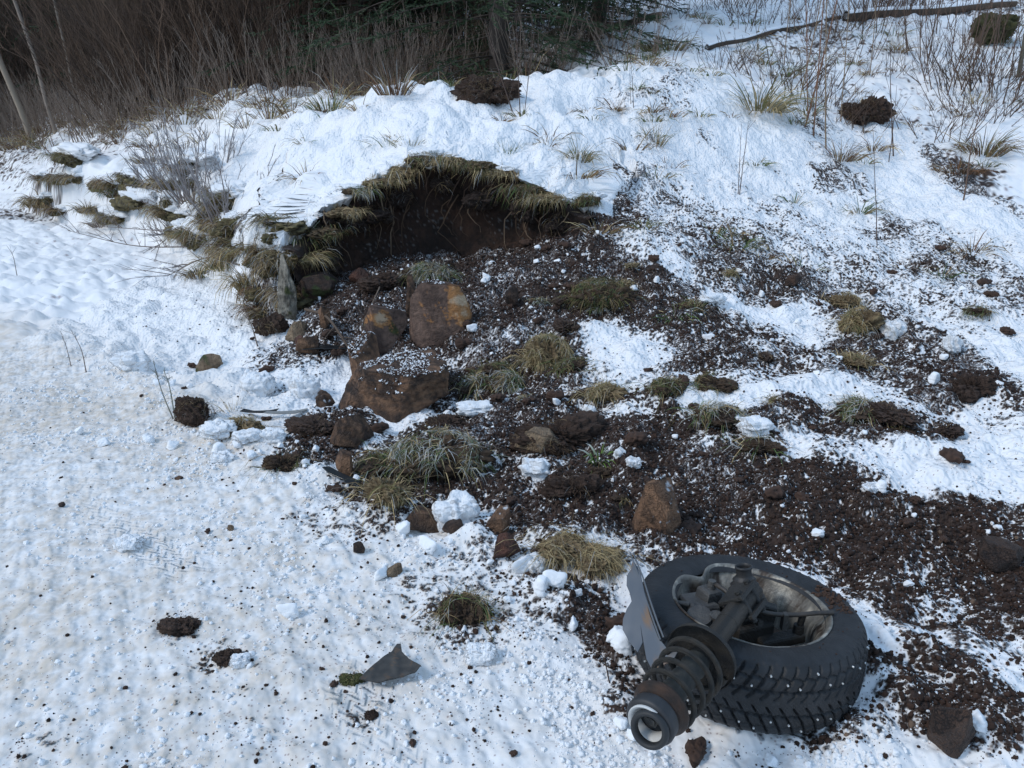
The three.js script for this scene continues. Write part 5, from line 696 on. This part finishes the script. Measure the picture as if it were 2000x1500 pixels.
// ---------------------------------------------------------------- grass tufts and stems on the bank and slope
function tuft([x, z, w, h], o, label, name = 'grass_tuft', group) {
  const t = thing(name, label, 'grass', groundPoint(x, z, -0.01), 0, group); mesh('grass', grassGeo(o.seed, o.n, { r: w * 0.35, len: h, w: o.w || 0.006, pal: o.pal, droop: o.droop ?? 0.9, spread: o.spread ?? 1.1, frost: o.frost ?? 0.15 }), M.leaf, t); return t;
}
{
  { // turf and straw on the steep face of the bank left of the hollow
    const R = rngOf(515); for (let i = 0; i < 120; i++) { const k = 1 + R() * 5.25, j = Math.floor(k), f = k - j, a = BANKLINE[j], b = BANKLINE[j + 1], x = lerp(a[0], b[0], f), z = lerp(a[1], b[1], f), nx = -(b[1] - a[1]), nz = b[0] - a[0], l = Math.hypot(nx, nz), gap = fbm(k * 2.3 + 5, 2, 2), near = k > 4.4; if (gap < (near ? 0.0 : k < 3.2 ? 0.02 : -0.12)) continue; const o = R.in(-0.16, 0.08), px = x + nx / l * o, pz = z + nz / l * o, w = near ? R.in(0.16, 0.36) : R.in(0.2, 0.75), h = near ? R.in(0.08, 0.18) : R.in(0.10, 0.28), dl = R.pick(['straw', 'olive', 'brown']);
      const pal = dl === 'straw' ? [STRAW, STRAW2, BROWN] : dl === 'olive' ? [OLIVE, STRAW2, BROWN, OLIVE] : [BROWN, STRAW2, RUST];
      const t = thing('bank_turf', dl + ' grass turf hanging on the steep face of the bank', 'turf', groundPoint(px, pz, -0.04), Math.atan2(nx / l, nz / l), dl + ' turfs on the steep face of the bank'); mesh('root_ball', clodGeo(1900 + i * 5, w, h, 0.3, [0.035, 0.028, 0.016], mixc(STRAW2, OLIVE, 0.5), 12, 0.3), M.clod, t);
      if (!near) { const c = mesh('snow_cap', snowLumpGeo(160 + i * 2.3, w * R.in(1.0, 1.5), h * R.in(0.6, 1.0), 0.34, 10), M.snow, t); c.position.set(R.g() * 0.1, h * 0.5, -0.06 - 0.08 * R()); }
      mesh('grass', grassGeo(3500 + i, 420, { mode: 'ball', size: [w, h, 0.32], len: 0.10, w: 0.0045, pal, droop: 1.6, frost: 0.25 }), M.leaf, t); if (R() < 0.6) { const hg = mesh('hanging_grass', grassGeo(3000 + i, 120, { mode: 'hang', r: w * 0.5, rz: 0.08, len: R.in(0.15, 0.32), w: 0.006, pal, droop: 2.6, dir: V(0, 0, 1), spread: 0.9, frost: 0.25 }), M.leaf, t); hg.position.set(0, h * 0.5, 0.08); } }
  }
  const list = [
    [[2.433, -8.092, 0.659, 0.507], { n: 260, pal: [STRAW, STRAW, OLIVE, [0.11, 0.13, 0.06]], spread: 1.6, droop: 1.2, w: 0.011 }, 'big tuft of green rushes and bent straw on the snowy slope'],
    [[2.535, -8.075, 0.507, 0.304], { n: 90, pal: [STRAW, [0.45, 0.36, 0.2]], spread: 2.2, droop: 2.6, w: 0.014 }, 'broken pale straw lying at the foot of the rush tuft'],
    [[1.253, -6.962, 0.177, 0.248], { n: 70, pal: [BROWN, STRAW2, OLIVE], spread: 0.9 }, 'small brown grass tuft standing in clean snow'],
    [[5.222, -9.23, 0.404, 0.208], { n: 90, pal: [STRAW, OLIVE], spread: 1.4 }, 'low straw tuft in the snow near the right saplings'],
    [[4.88, -10.787, 0.396, 0.237], { n: 80, pal: [STRAW, OLIVE], spread: 1.3 }, 'straw tuft below the fallen log'],
    [[0.526, -6.297, 0.243, 0.267], { n: 160, pal: [STRAW, OLIVE, STRAW2], spread: 1.2, droop: 2 }, 'bent straw tuft above the right end of the hollow'],
    [[0.29, -5.919, 0.371, 0.27], { n: 240, pal: [STRAW, STRAW, OLIVE, GREEN], spread: 1.4, droop: 3 }, 'long straw and green grass drooping over the right rim'],
    [[-0.041, -6.432, 0.246, 0.18], { n: 100, pal: [GREEN, OLIVE, FROST], spread: 1.0 }, 'frosted green sprout above the middle of the rim'],
    [[-0.831, -6.529, 0.374, 0.141], { n: 120, pal: [STRAW, OLIVE, FROST], spread: 1.3 }, 'frosted straw poking through the snow above the hollow'],
    [[-1.873, -8.325, 0.572, 0.239], { n: 160, pal: [OLIVE, GREEN, STRAW], spread: 1.0, w: 0.009 }, 'green and straw grass at the back edge of the bank'],
    [[-1.074, -7.476, 0.42, 0.28], { n: 140, pal: [STRAW2, RUST, BROWN], spread: 0.8, w: 0.009 }, 'rusty dead grass at the back edge of the bank'],
    [[-6.775, -11.339, 0.592, 0.341], { n: 260, pal: [STRAW, STRAW2, BROWN], spread: 0.8, droop: 3, w: 0.012 }, 'curtain of straw grass on the far end of the bank'],
    [[-5.661, -10.484, 0.412, 0.274], { n: 160, pal: [OLIVE, STRAW2, BROWN], spread: 0.9, droop: 2.5, w: 0.011 }, 'olive grass under the snow cap near the far end of the bank'],
    [[-4.939, -9.93, 0.452, 0.284], { n: 180, pal: [STRAW2, OLIVE, BROWN], spread: 0.9, droop: 2.6, w: 0.010 }, 'brown grass under a snow shelf on the bank'],
    [[-4.536, -10.111, 0.583, 0.233], { n: 180, pal: [STRAW2, BROWN, STRAW], spread: 1.2, droop: 2, w: 0.010 }, 'dead grass below the crest of the bank by the frosted shrub'],
    [[-5.34, -10.129, 0.334, 0.227], { n: 120, pal: [STRAW2, BROWN, RUST], spread: 1.2, droop: 2, w: 0.008 }, 'small rusty tuft on the lower bank'],
    [[-2.86, -6.951, 0.328, 0.188], { n: 220, pal: [STRAW2, BROWN, OLIVE], spread: 1.0, droop: 2.4, w: 0.007 }, 'brown grass fringe above the verge snow'],
    [[-2.502, -6.666, 0.402, 0.295], { n: 300, pal: [STRAW, OLIVE, STRAW2], spread: 0.9, droop: 2.4, w: 0.007 }, 'thick grass on the bank left of the pale upright stone'],
    [[-1.98, -5.738, 0.272, 0.349], { n: 320, pal: [STRAW, STRAW2, OLIVE], spread: 0.7, droop: 3, w: 0.006 }, 'long straw curtain hanging beside the pale upright stone'],
    [[-1.841, -5.69, 0.228, 0.304], { n: 320, pal: [STRAW, [0.34, 0.29, 0.11], OLIVE], spread: 0.9, droop: 3, w: 0.006 }, 'yellow grass shock on top of the pale upright stone'],
    [[-1.538, -5.594, 0.297, 0.26], { n: 300, pal: [OLIVE, STRAW, GREEN], spread: 1.0, droop: 2.6, w: 0.006 }, 'olive grass at the left rim of the hollow'],
    [[-1.381, -5.83, 0.269, 0.23], { n: 280, pal: [STRAW, GREEN, OLIVE], spread: 1.0, droop: 2.4, w: 0.006 }, 'straw and green grass on the left rim'],
    [[0.369, -2.979, 0.101, 0.088], { n: 44, pal: [BRIGHT, BRIGHT, GREEN], spread: 0.8, w: 0.009, droop: 2.2 }, 'bright green looped grass blades on the small clod'],
    [[0.967, -4.424, 0.213, 0.17], { n: 46, pal: [BRIGHT, GREEN, STRAW], spread: 1.8, w: 0.009, droop: 1.6 }, 'bright green plant with a pale root lying on the soil'],
    [[-1.507, -3.86, 0.138, 0.111], { n: 40, pal: [STRAW, STRAW2], spread: 0.8, w: 0.003, droop: 0.6 }, 'fine straw blades rising from the grassy clod'],
    [[-0.16, -2.125, 0.168, 0.101], { n: 170, pal: [OLIVE, GREEN, STRAW2, BROWN], spread: 1.6, w: 0.003, droop: 1.4 }, 'wiry green stems on the tuft lying on the road'],
    [[-0.036, -1.747, 0.087, 0.049], { n: 60, pal: [OLIVE, BROWN, STRAW2], spread: 1.8, w: 0.003, droop: 1.6 }, 'small twiggy moss wisp on the road snow'],
    [[4.205, -7.492, 0.532, 0.213], { n: 200, pal: [BROWN, RUST, STRAW2], spread: 1.4, droop: 1.8, w: 0.008 }, 'dark dead bracken patch on the right slope'],
    [[4.736, -8.067, 0.463, 0.412], { n: 240, pal: [BROWN, RUST, STRAW2, OLIVE], spread: 1.2, droop: 1.6, w: 0.009 }, 'tall dead bracken under the right saplings'],
    [[3.083, -7.517, 0.337, 0.289], { n: 120, pal: [RUST, BROWN, STRAW2], spread: 1.0, droop: 1.6, w: 0.006 }, 'withered russet plant at the foot of the tall stems'],
    [[1.279, -7.603, 0.161, 0.095], { n: 60, pal: [OLIVE, BROWN], spread: 1.2 }, 'tiny dark tuft in a hole of the smooth snow'],
    [[1.849, -10.082, 0.74, 0.37], { n: 200, pal: [BROWN, OLIVE, STRAW2], spread: 1.3, droop: 2, w: 0.012 }, 'dark undergrowth at the edge of the spruce'],
    [[-0.248, -2.269, 0.053, 0.046], { n: 36, pal: [OLIVE, GREEN], spread: 1.8, w: 0.0022, droop: 1.4 }, 'thin green wisp on the snow above the road tuft'],
  ];
  list.forEach(([q, o, label], i) => tuft(q, { seed: 40 + i, ...o }, label));
  // wisps of grass and weed that pierce the thin snow of the slope and the crest
  { const R = rngOf(717); let n = 0; for (let k = 0; k < 900 && n < 130; k++) { const D = R.in(5.2, 12), x = D * R.in(-0.30, 0.66), [d] = lineSide(BANKLINE, x, -D); if (x < 0.5 && (d < 0.35 || D > 8.8)) continue; if (fbm(x * 0.9 + 1, D * 0.9, 2) < -0.12) continue; n++; const gr = R() < 0.4; tuft([x, -D, R.in(0.1, 0.45), R.in(0.10, 0.3)], { seed: 5200 + k, n: Math.round(R.in(16, 70)), pal: gr ? [OLIVE, GREEN, STRAW2] : [BROWN, STRAW2, RUST, STRAW], spread: 1.7, droop: 1.6, w: 0.009, frost: 0.15 }, gr ? 'green wisp of grass piercing the thin snow of the slope' : 'brown wisp of dead weed piercing the thin snow of the slope', 'grass_wisp', gr ? 'green wisps in the snow' : 'brown wisps in the snow'); } }
  // dead grass all along the back edge of the bank
  const R = rngOf(66);
  for (let i = 0; i < 70; i++) { const x = R.in(-11, 0.2), z = -R.in(8.9, 10.2) - (x < -3 ? (-3 - x) * R.in(0.8, 1.1) : 0); tuft([x, z, 0.5, R.in(0.25, 0.5)], { seed: 200 + i, n: 70, pal: [STRAW2, BROWN, RUST, STRAW, OLIVE], spread: 1.4, droop: 1.4, w: 0.010 }, 'dead brown grass along the back edge of the bank', 'dry_grass_tuft', 'dead grass behind the bank'); }
}
function stems(seed, n, { h0, h1, r = 0.006, lean = 0.25, spread = 0.3, twigs = 5, sub = 2, col = [[0.09, 0.062, 0.045], [0.13, 0.09, 0.065]], tip = null, bend = 0.3, sides = 4 }) {
  const R = rngOf(seed), b = new MB();
  for (let k = 0; k < n; k++) {
    const a = R() * TAU, q = Math.sqrt(R()) * spread, p = V(Math.cos(a) * q, -0.06, Math.sin(a) * q), d = V(R.g() * lean + Math.cos(a) * lean * 0.6, 1, R.g() * lean + Math.sin(a) * lean * 0.6).normalize(), H_ = R.in(h0, h1), pts = [p.clone()], c = mixc(col[0], col[1], R()), ct = tip || c, r0 = r * R.in(0.6, 1.3);
    for (let s = 1; s <= 6; s++) { d.add(V(R.g() * bend * 0.35, 0.03, R.g() * bend * 0.35)).normalize(); p.addScaledVector(d, H_ / 6); pts.push(p.clone()); }
    b.tube(pts, r0, r0 * 0.25, sides, c, ct);
    for (let t = 0; t < twigs; t++) {
      const f = R.in(0.2, 0.97), i = Math.min(5, Math.floor(f * 6)), s0 = pts[i].clone().lerp(pts[i + 1], f * 6 - i), dir = pts[i + 1].clone().sub(pts[i]).normalize().multiplyScalar(0.8).add(V(R.g(), R.in(-0.1, 0.5), R.g())).normalize(), l = H_ * R.in(0.10, 0.28) * (1.2 - f * 0.6), e = s0.clone().addScaledVector(dir, l), m = s0.clone().lerp(e, 0.5).add(V(R.g() * l * 0.12, l * 0.04, R.g() * l * 0.12));
      b.tube([s0, m, e], r0 * 0.42, r0 * 0.14, 3, c, ct);
      for (let u = 0; u < sub; u++) { const g = R.in(0.25, 0.95), o = g < 0.5 ? s0.clone().lerp(m, g * 2) : m.clone().lerp(e, g * 2 - 1), dd = dir.clone().add(V(R.g(), R.g() * 0.6, R.g()).multiplyScalar(0.9)).normalize(); b.tube([o, o.clone().addScaledVector(dd, l * R.in(0.25, 0.5))], r0 * 0.22, r0 * 0.1, 3, ct); }
    }
  }
  return b.geo();
}
{
  // frosted shrub on the bank
  const fs = thing('frosted_shrub', 'twiggy grey shrub white with frost on the bank left of the hollow', 'shrub', groundPoint(...[-3.205, -8.015], -0.02));
  mesh('twig_crown', stems(801, 46, { h0: 0.4, h1: 0.95, r: 0.009, lean: 0.75, spread: 0.25, twigs: 9, sub: 4, col: [[0.16, 0.125, 0.11], [0.24, 0.2, 0.18]], tip: [0.42, 0.4, 0.4] }), M.wood, fs);
  const fs2 = thing('frosted_shrub', 'lower frosted twigs in front of the snow shelf on the bank', 'shrub', groundPoint(...[-3.947, -9.133], -0.02));
  mesh('twig_crown', stems(802, 30, { h0: 0.35, h1: 0.8, r: 0.008, lean: 0.9, spread: 0.3, twigs: 8, sub: 3, col: [[0.16, 0.125, 0.11], [0.22, 0.18, 0.16]], tip: [0.36, 0.34, 0.34] }), M.wood, fs2);
  const fs3 = thing('frosted_shrub', 'frosted twigs above the grass left of the pale upright stone', 'shrub', groundPoint(...[-2.585, -7.174], -0.02));
  mesh('twig_crown', stems(803, 26, { h0: 0.3, h1: 0.7, r: 0.008, lean: 0.9, spread: 0.25, twigs: 8, sub: 3, col: [[0.16, 0.125, 0.11], [0.22, 0.18, 0.16]], tip: [0.36, 0.34, 0.34] }), M.wood, fs3);
  // thin stems of the slope
  const one = (q, top, label, col, r, extra = {}) => { const [x, z] = q, o = thing('dead_weed', label, 'sapling', groundPoint(x, z, -0.02)); mesh('stem', stems(extra.seed || 5, extra.n || 1, { h0: top * 0.95, h1: top * 1.05, r, lean: extra.lean ?? 0.08, spread: extra.spread ?? 0.01, twigs: extra.twigs ?? 4, sub: extra.sub ?? 1, bend: extra.bend ?? 0.15, col: [col, col], sides: 6 }), M.wood, o); return o; };
  const REDB = [0.20, 0.105, 0.065], TAN = [0.24, 0.17, 0.11], DK2 = [0.10, 0.065, 0.05];
  one([2.986, -7.988], 2.6, 'tall straight red-brown stem rising beside the withered russet plant', REDB, 0.011, { seed: 21, twigs: 2 });
  one([3.042, -8.327], 2.6, 'tall red-brown stem just behind the straight one', REDB, 0.010, { seed: 22, lean: 0.14, twigs: 3 });
  one([2.926, -8.132], 2.4, 'red-brown stem leaning left out of the same root', REDB, 0.009, { seed: 23, lean: 0.3, twigs: 3 });
  one([3.014, -7.679], 1.9, 'paler stem leaning right with a side shoot', TAN, 0.008, { seed: 24, lean: 0.22, twigs: 5 });
  one([3.085, -8.823], 2.2, 'thin tan stem behind the rush tuft', TAN, 0.007, { seed: 41, lean: 0.18, twigs: 3 });
  one([4.325, -10], 2.0, 'tan stem rising behind the dark root ball', TAN, 0.008, { seed: 42, lean: 0.12, twigs: 5 });
  one([3.222, -9.881], 2.0, 'bent tan stem below the snow-covered log', TAN, 0.008, { seed: 43, lean: 0.3, twigs: 5 });
  one([3.49, -8.592], 1.8, 'knotty tan stem beside the dark root ball', TAN, 0.009, { seed: 25, twigs: 7 });
  one([1.899, -6.515], 0.62, 'thin pair of dead stems alone in the snow', DK2, 0.005, { seed: 26, n: 2, spread: 0.03, lean: 0.12, twigs: 4 });
  one([2.745, -5.755], 0.95, 'long bent twig standing in the dirty snow of the slope', DK2, 0.005, { seed: 27, lean: 0.2, bend: 0.4, twigs: 2 });
  one([3.862, -8.069], 1.1, 'slanting dark stem right of the dark root ball', DK2, 0.006, { seed: 28, lean: 0.5, twigs: 3 });
  one([3.673, -7.797], 0.8, 'short slanting stem in front of the dark root ball', DK2, 0.005, { seed: 29, lean: 0.4, twigs: 3 });
  one([3.934, -6.853], 1.2, 'arched bramble stem over the dead bracken', [0.14, 0.085, 0.06], 0.006, { seed: 30, lean: 0.6, bend: 0.6, twigs: 2 });
  one([1.109, -7.374], 0.5, 'pair of thin dead stems on the snowy crest', DK2, 0.004, { seed: 31, n: 2, spread: 0.05, lean: 0.25, twigs: 2 });
  one([6.097, -9.968], 3.2, 'grey-green young trunk at the right end of the slope', [0.13, 0.115, 0.085], 0.034, { seed: 32, lean: 0.06, twigs: 6 });
  one([0.09, -7.172], 0.9, 'thin stems beside the root ball on the bank', DK2, 0.005, { seed: 34, n: 3, spread: 0.08, lean: 0.3, twigs: 4 });
  // bare saplings on the upper right slope
  const R = rngOf(1212), protoS = []; for (let i = 0; i < 4; i++) protoS.push(stems(850 + i, 5 + i, { h0: 0.7, h1: 2.4, r: 0.009, lean: 0.5, spread: 0.3, twigs: 9, sub: 3, bend: 0.6, col: [[0.10, 0.066, 0.05], [0.16, 0.10, 0.07]] }));
  for (const [x, z] of [[5.213, -10.635], [4.899, -10.038], [5.79, -11.505], [6.01, -10.944], [4.874, -11.485], [3.718, -10.904], [3.021, -11.073], [5.568, -12.159], [5.073, -9.598], [5.513, -10.161], [6.089, -10.439], [4.411, -10.587], [5.628, -9.409], [5.483, -12.69]]) { const m = mesh('bare_sapling', R.pick(protoS), M.wood); m.position.set(...groundPoint(x, z, -0.02)); m.rotation.y = R() * TAU; m.scale.setScalar(R.in(0.5, 0.85)); tag(m, 'bare many-stemmed sapling on the upper snowy slope', 'sapling', 'bare saplings on the upper slope'); }
  const under = []; for (let i = 0; i < 3; i++) under.push(stems(910 + i, 34, { h0: 0.12, h1: 0.5, r: 0.004, lean: 1.1, bend: 0.8, spread: 0.3, twigs: 5, sub: 2, col: [[0.05, 0.035, 0.026], [0.14, 0.085, 0.055]] }));
  for (let i = 0; i < 80; i++) { const D = R.in(8.6, 13), x = D * R.in(0.18, 0.68); if (fbm(x * 0.7 + 3, D * 0.7, 2) < -0.05) continue; const m = mesh('heather_clump', R.pick(under), M.wood); m.position.set(...groundPoint(x, -D, -0.02)); m.rotation.y = R() * TAU; m.scale.setScalar(R.in(0.6, 1.6)); tag(m, 'dark low heather clump poking out of the upper snowy slope', 'heather', 'heather clumps on the upper slope'); }
  // snow-covered logs
  const log = (a, b, r, label) => { const A = V(...groundPoint(...a, r * 0.6)), B = V(...groundPoint(...b, r * 0.8)), o = thing('fallen_log', label, 'log', A.toArray()), pts = []; for (let k = 0; k <= 8; k++) { const f = k / 8, p = A.clone().lerp(B, f).sub(A); p.y += 0.012 * Math.sin(f * 9); pts.push(p); } const m = new MB(); m.tube(pts, r, r * 0.6, 10, [0.05, 0.036, 0.026], [0.10, 0.07, 0.05]); mesh('trunk', m.geo(), M.wood, o); const s = new MB(); s.tube(pts.map((p, k) => p.clone().add(V(0, r * 0.5, 0))), r * 0.75, r * 0.45, 8, [0.85, 0.86, 0.87]); mesh('snow_cover', s.geo(), M.snow, o); };
  log([1.083, -11.873], [2.086, -11.911], 0.09, 'fallen log with a snow cover right of the spruce'); log([3.152, -10.795], [4.633, -12.002], 0.05, 'snow-covered fallen log behind the tall stems'); log([4.625, -11.773], [7.387, -12.534], 0.075, 'thick dark log across the top of the slope'); log([2.311, -9.938], [3.48, -11.014], 0.035, 'thin fallen log below the thicker one');
  const moss = mesh('mossy_stump', clodGeo(77, 0.7, 0.6, 0.6, [0.04, 0.042, 0.016], [0.09, 0.085, 0.03], 16, 0.3), M.clod); moss.position.set(...groundPoint(...[6.349, -11.023], -0.1)); tag(moss, 'mossy stump under the thick log', 'stump');
  // the dark thicket behind the bank
  const protoB = []; for (let i = 0; i < 6; i++) protoB.push(stems(870 + i, 16 + 2 * i, { h0: 0.8, h1: 3.4, r: 0.010, lean: 0.75, bend: 0.8, spread: 0.8, twigs: 12, sub: 3, col: [[0.045, 0.030, 0.022], [0.15, 0.095, 0.062]] }));
  for (let i = 0; i < 330; i++) {
    const u = R(), D = 11.5 + 15 * u * u + R() * 2, x = R.in(-0.78, -0.02) * D - 0.2; const behind = lineSide(BANKLINE, x, -D)[0]; if (behind < 1.6 || (x > -2.5 && D < 13.5) || (x > -7 && D < 12.4)) continue;
    const m = mesh('bare_shrub', R.pick(protoB), M.wood); m.position.set(...groundPoint(x, -D, -0.05)); m.rotation.y = R() * TAU; m.scale.set(R.in(0.8, 1.2), R.in(0.75, 1.25), R.in(0.8, 1.2)); tag(m, 'dense bare brown shrub in the thicket behind the bank', 'shrub', 'shrubs of the thicket behind the bank');
  }
  for (let i = 0; i < 34; i++) { const x = R.in(-3.6, 1.3), z = -R.in(9.9, 12.6); const m = mesh('bare_shrub', R.pick(protoB), M.wood); m.position.set(...groundPoint(x, z, -0.05)); m.rotation.y = R() * TAU; m.scale.setScalar(R.in(0.22, 0.42)); tag(m, 'low bare brown shrub under the low-branched spruce', 'shrub', 'shrubs under the low-branched spruce'); }
  const low = []; for (let i = 0; i < 3; i++) low.push(stems(890 + i, 30, { h0: 0.4, h1: 1.1, r: 0.006, lean: 0.6, spread: 0.55, twigs: 5, sub: 2, col: [[0.13, 0.085, 0.06], [0.25, 0.18, 0.13]], tip: [0.26, 0.21, 0.17] }));
  for (let i = 0; i < 90; i++) { const x = R.in(-12.5, 1.6), z = -(x < -3 ? 9.6 + (-3 - x) * 0.85 : 9.4) - R.in(0.0, 2.4); const m = mesh('dry_bramble', R.pick(low), M.wood); m.position.set(...groundPoint(x, z, -0.03)); m.rotation.y = R() * TAU; m.scale.setScalar(R.in(0.7, 1.15)); tag(m, 'dry tangled bramble along the edge of the thicket', 'bramble', 'dry brambles before the thicket'); }
  // single trunks in the thicket
  const trunk = (q, top, r, col, label, lean, seed, name = 'bare_tree') => { const [x, z] = q, o = thing(name, label, 'tree', groundPoint(x, z, -0.05)), RR = rngOf(seed), pts = []; let px = 0, pz = 0; for (let k = 0; k <= 10; k++) { const f = k / 10; pts.push(V(lean * top * f + px, top * f, pz)); px += RR.g() * 0.05; pz += RR.g() * 0.05; } const m = new MB(); m.tube(pts, r, r * 0.45, 9, col, mixc(col, [0.1, 0.07, 0.05], 0.4)); mesh('trunk', m.geo(), M.wood, o); const c = mesh('twig_crown', stems(seed, 10, { h0: 1, h1: 2.4, r: 0.012, lean: 0.9, spread: 0.1, twigs: 8, sub: 3 }), M.wood, o); c.position.copy(pts[6]); return o; };
  trunk([-8.6, -14.5], 7, 0.055, [0.30, 0.24, 0.18], 'pale slanting young birch trunk in the thicket', -0.22, 61, 'birch_tree'); trunk([-8.0, -14.2], 6, 0.035, [0.26, 0.21, 0.17], 'thin pale birch beside the slanting one', -0.12, 62, 'birch_tree'); trunk([-7.6, -14.4], 6, 0.03, [0.24, 0.20, 0.16], 'straight thin birch of the group in the thicket', -0.05, 63, 'birch_tree'); trunk([-4.3, -15.5], 8, 0.12, [0.42, 0.37, 0.31], 'pale birch trunk left of the spruce', -0.04, 64, 'birch_tree'); trunk([-6.9, -17], 8, 0.12, [0.05, 0.036, 0.028], 'dark thick trunk deep in the thicket', 0.02, 65); trunk([-11.5, -17], 8, 0.10, [0.06, 0.045, 0.035], 'dark trunk in the thicket behind the pale birches', -0.05, 66); trunk([-3.0, -14], 6, 0.05, [0.10, 0.075, 0.06], 'slim brown trunk between the pale birch and the spruce', 0.08, 67);
  // spruces
  function spruceGeo(seed, H_, RB, low) {
    const R2 = rngOf(seed), b = new MB();
    for (let y = low; y < H_; y += 0.20) {
      const L = RB * (1 - y / H_) + 0.15, n = y < 2.6 ? 9 : 5;
      for (let k = 0; k < n; k++) {
        const a = R2() * TAU, l = L * R2.in(0.65, 1.1), dir = V(Math.cos(a), R2.in(-0.12, 0.1), Math.sin(a)), pts = []; const p = V(0, y + R2.g() * 0.1, 0), d = dir.clone();
        for (let s = 0; s <= 6; s++) { pts.push(p.clone()); d.y -= 0.07 - (s > 4 ? 0.14 : 0); p.addScaledVector(d.normalize(), l / 6); }
        b.tube(pts, 0.014, 0.003, 3, [0.055, 0.04, 0.03]);
        const side = V(-dir.z, 0, dir.x).normalize();
        for (let t = 0; t < Math.round(10 * l) + 5; t++) {
          const f = R2.in(0.18, 1), i = Math.min(5, Math.floor(f * 6)), s0 = pts[i].clone().lerp(pts[i + 1], f * 6 - i), sg = R2() < 0.5 ? 1 : -1, td = side.clone().multiplyScalar(sg * R2.in(0.5, 1)).addScaledVector(dir, 0.6).add(V(0, R2.in(-0.55, 0.05), 0)).normalize(), tl = R2.in(0.16, 0.38) * (1.1 - f * 0.4), g = R2.in(0.7, 1.35), c = [0.021 * g, 0.042 * g, 0.015 * g], c2 = [0.03 * g, 0.058 * g, 0.019 * g];
          const nn = Math.round(tl * 62); for (let q = 0; q < nn; q++) { const o = s0.clone().addScaledVector(td, tl * q / nn), nd = V(R2.g(), R2.g(), R2.g()).add(td).normalize(), e = o.clone().addScaledVector(nd, R2.in(0.03, 0.07)), wv = V(R2.g(), R2.g(), R2.g()).normalize().multiplyScalar(0.011), A = b.v(o.x - wv.x, o.y - wv.y, o.z - wv.z, c), B = b.v(o.x + wv.x, o.y + wv.y, o.z + wv.z, c), C = b.v(e.x, e.y, e.z, c2); b.tri(A, B, C); }
        }
      }
    }
    return b.geo();
  }
  const crowns = [spruceGeo(5, 8, 2.3, 0.35), spruceGeo(6, 7, 2.0, 0.25)], trunkG = (() => { const m = new MB(), pts = []; for (let k = 0; k <= 8; k++) pts.push(V(0.03 * Math.sin(k), k, 0)); m.tube(pts, 0.13, 0.02, 10, [0.05, 0.038, 0.03]); return m.geo(); })();
  const spruce = (x, z, k, sc, label, group) => { const o = thing('spruce_tree', label, 'tree', groundPoint(x, z, -0.05), R() * TAU, group); mesh('trunk', trunkG, M.wood, o); mesh('crown', crowns[k], M.needle, o); o.scale.setScalar(sc); return o; };
  spruce(-0.15, -10.3, 0, 1.0, 'dark green spruce with low sweeping branches behind the bank'); spruce(-2.3, -12.4, 1, 1.05, 'spruce left of the low-branched one among bare shrubs'); spruce(1.2, -11.8, 1, 0.9, 'smaller spruce right of the low-branched one by the fallen log'); spruce(-1.0, -13.2, 0, 1.1, 'spruce standing close behind the low-branched one');
  for (let i = 0; i < 46; i++) { const D = R.in(18, 40), x = R.in(-0.85, 0.85) * D; if (x > 1 && D < 21) continue; spruce(x, -D, i % 2, R.in(0.9, 1.5), 'far dark spruce of the wood on the hill', 'far spruces on the hill'); }
}
renderer.render(scene, camera);
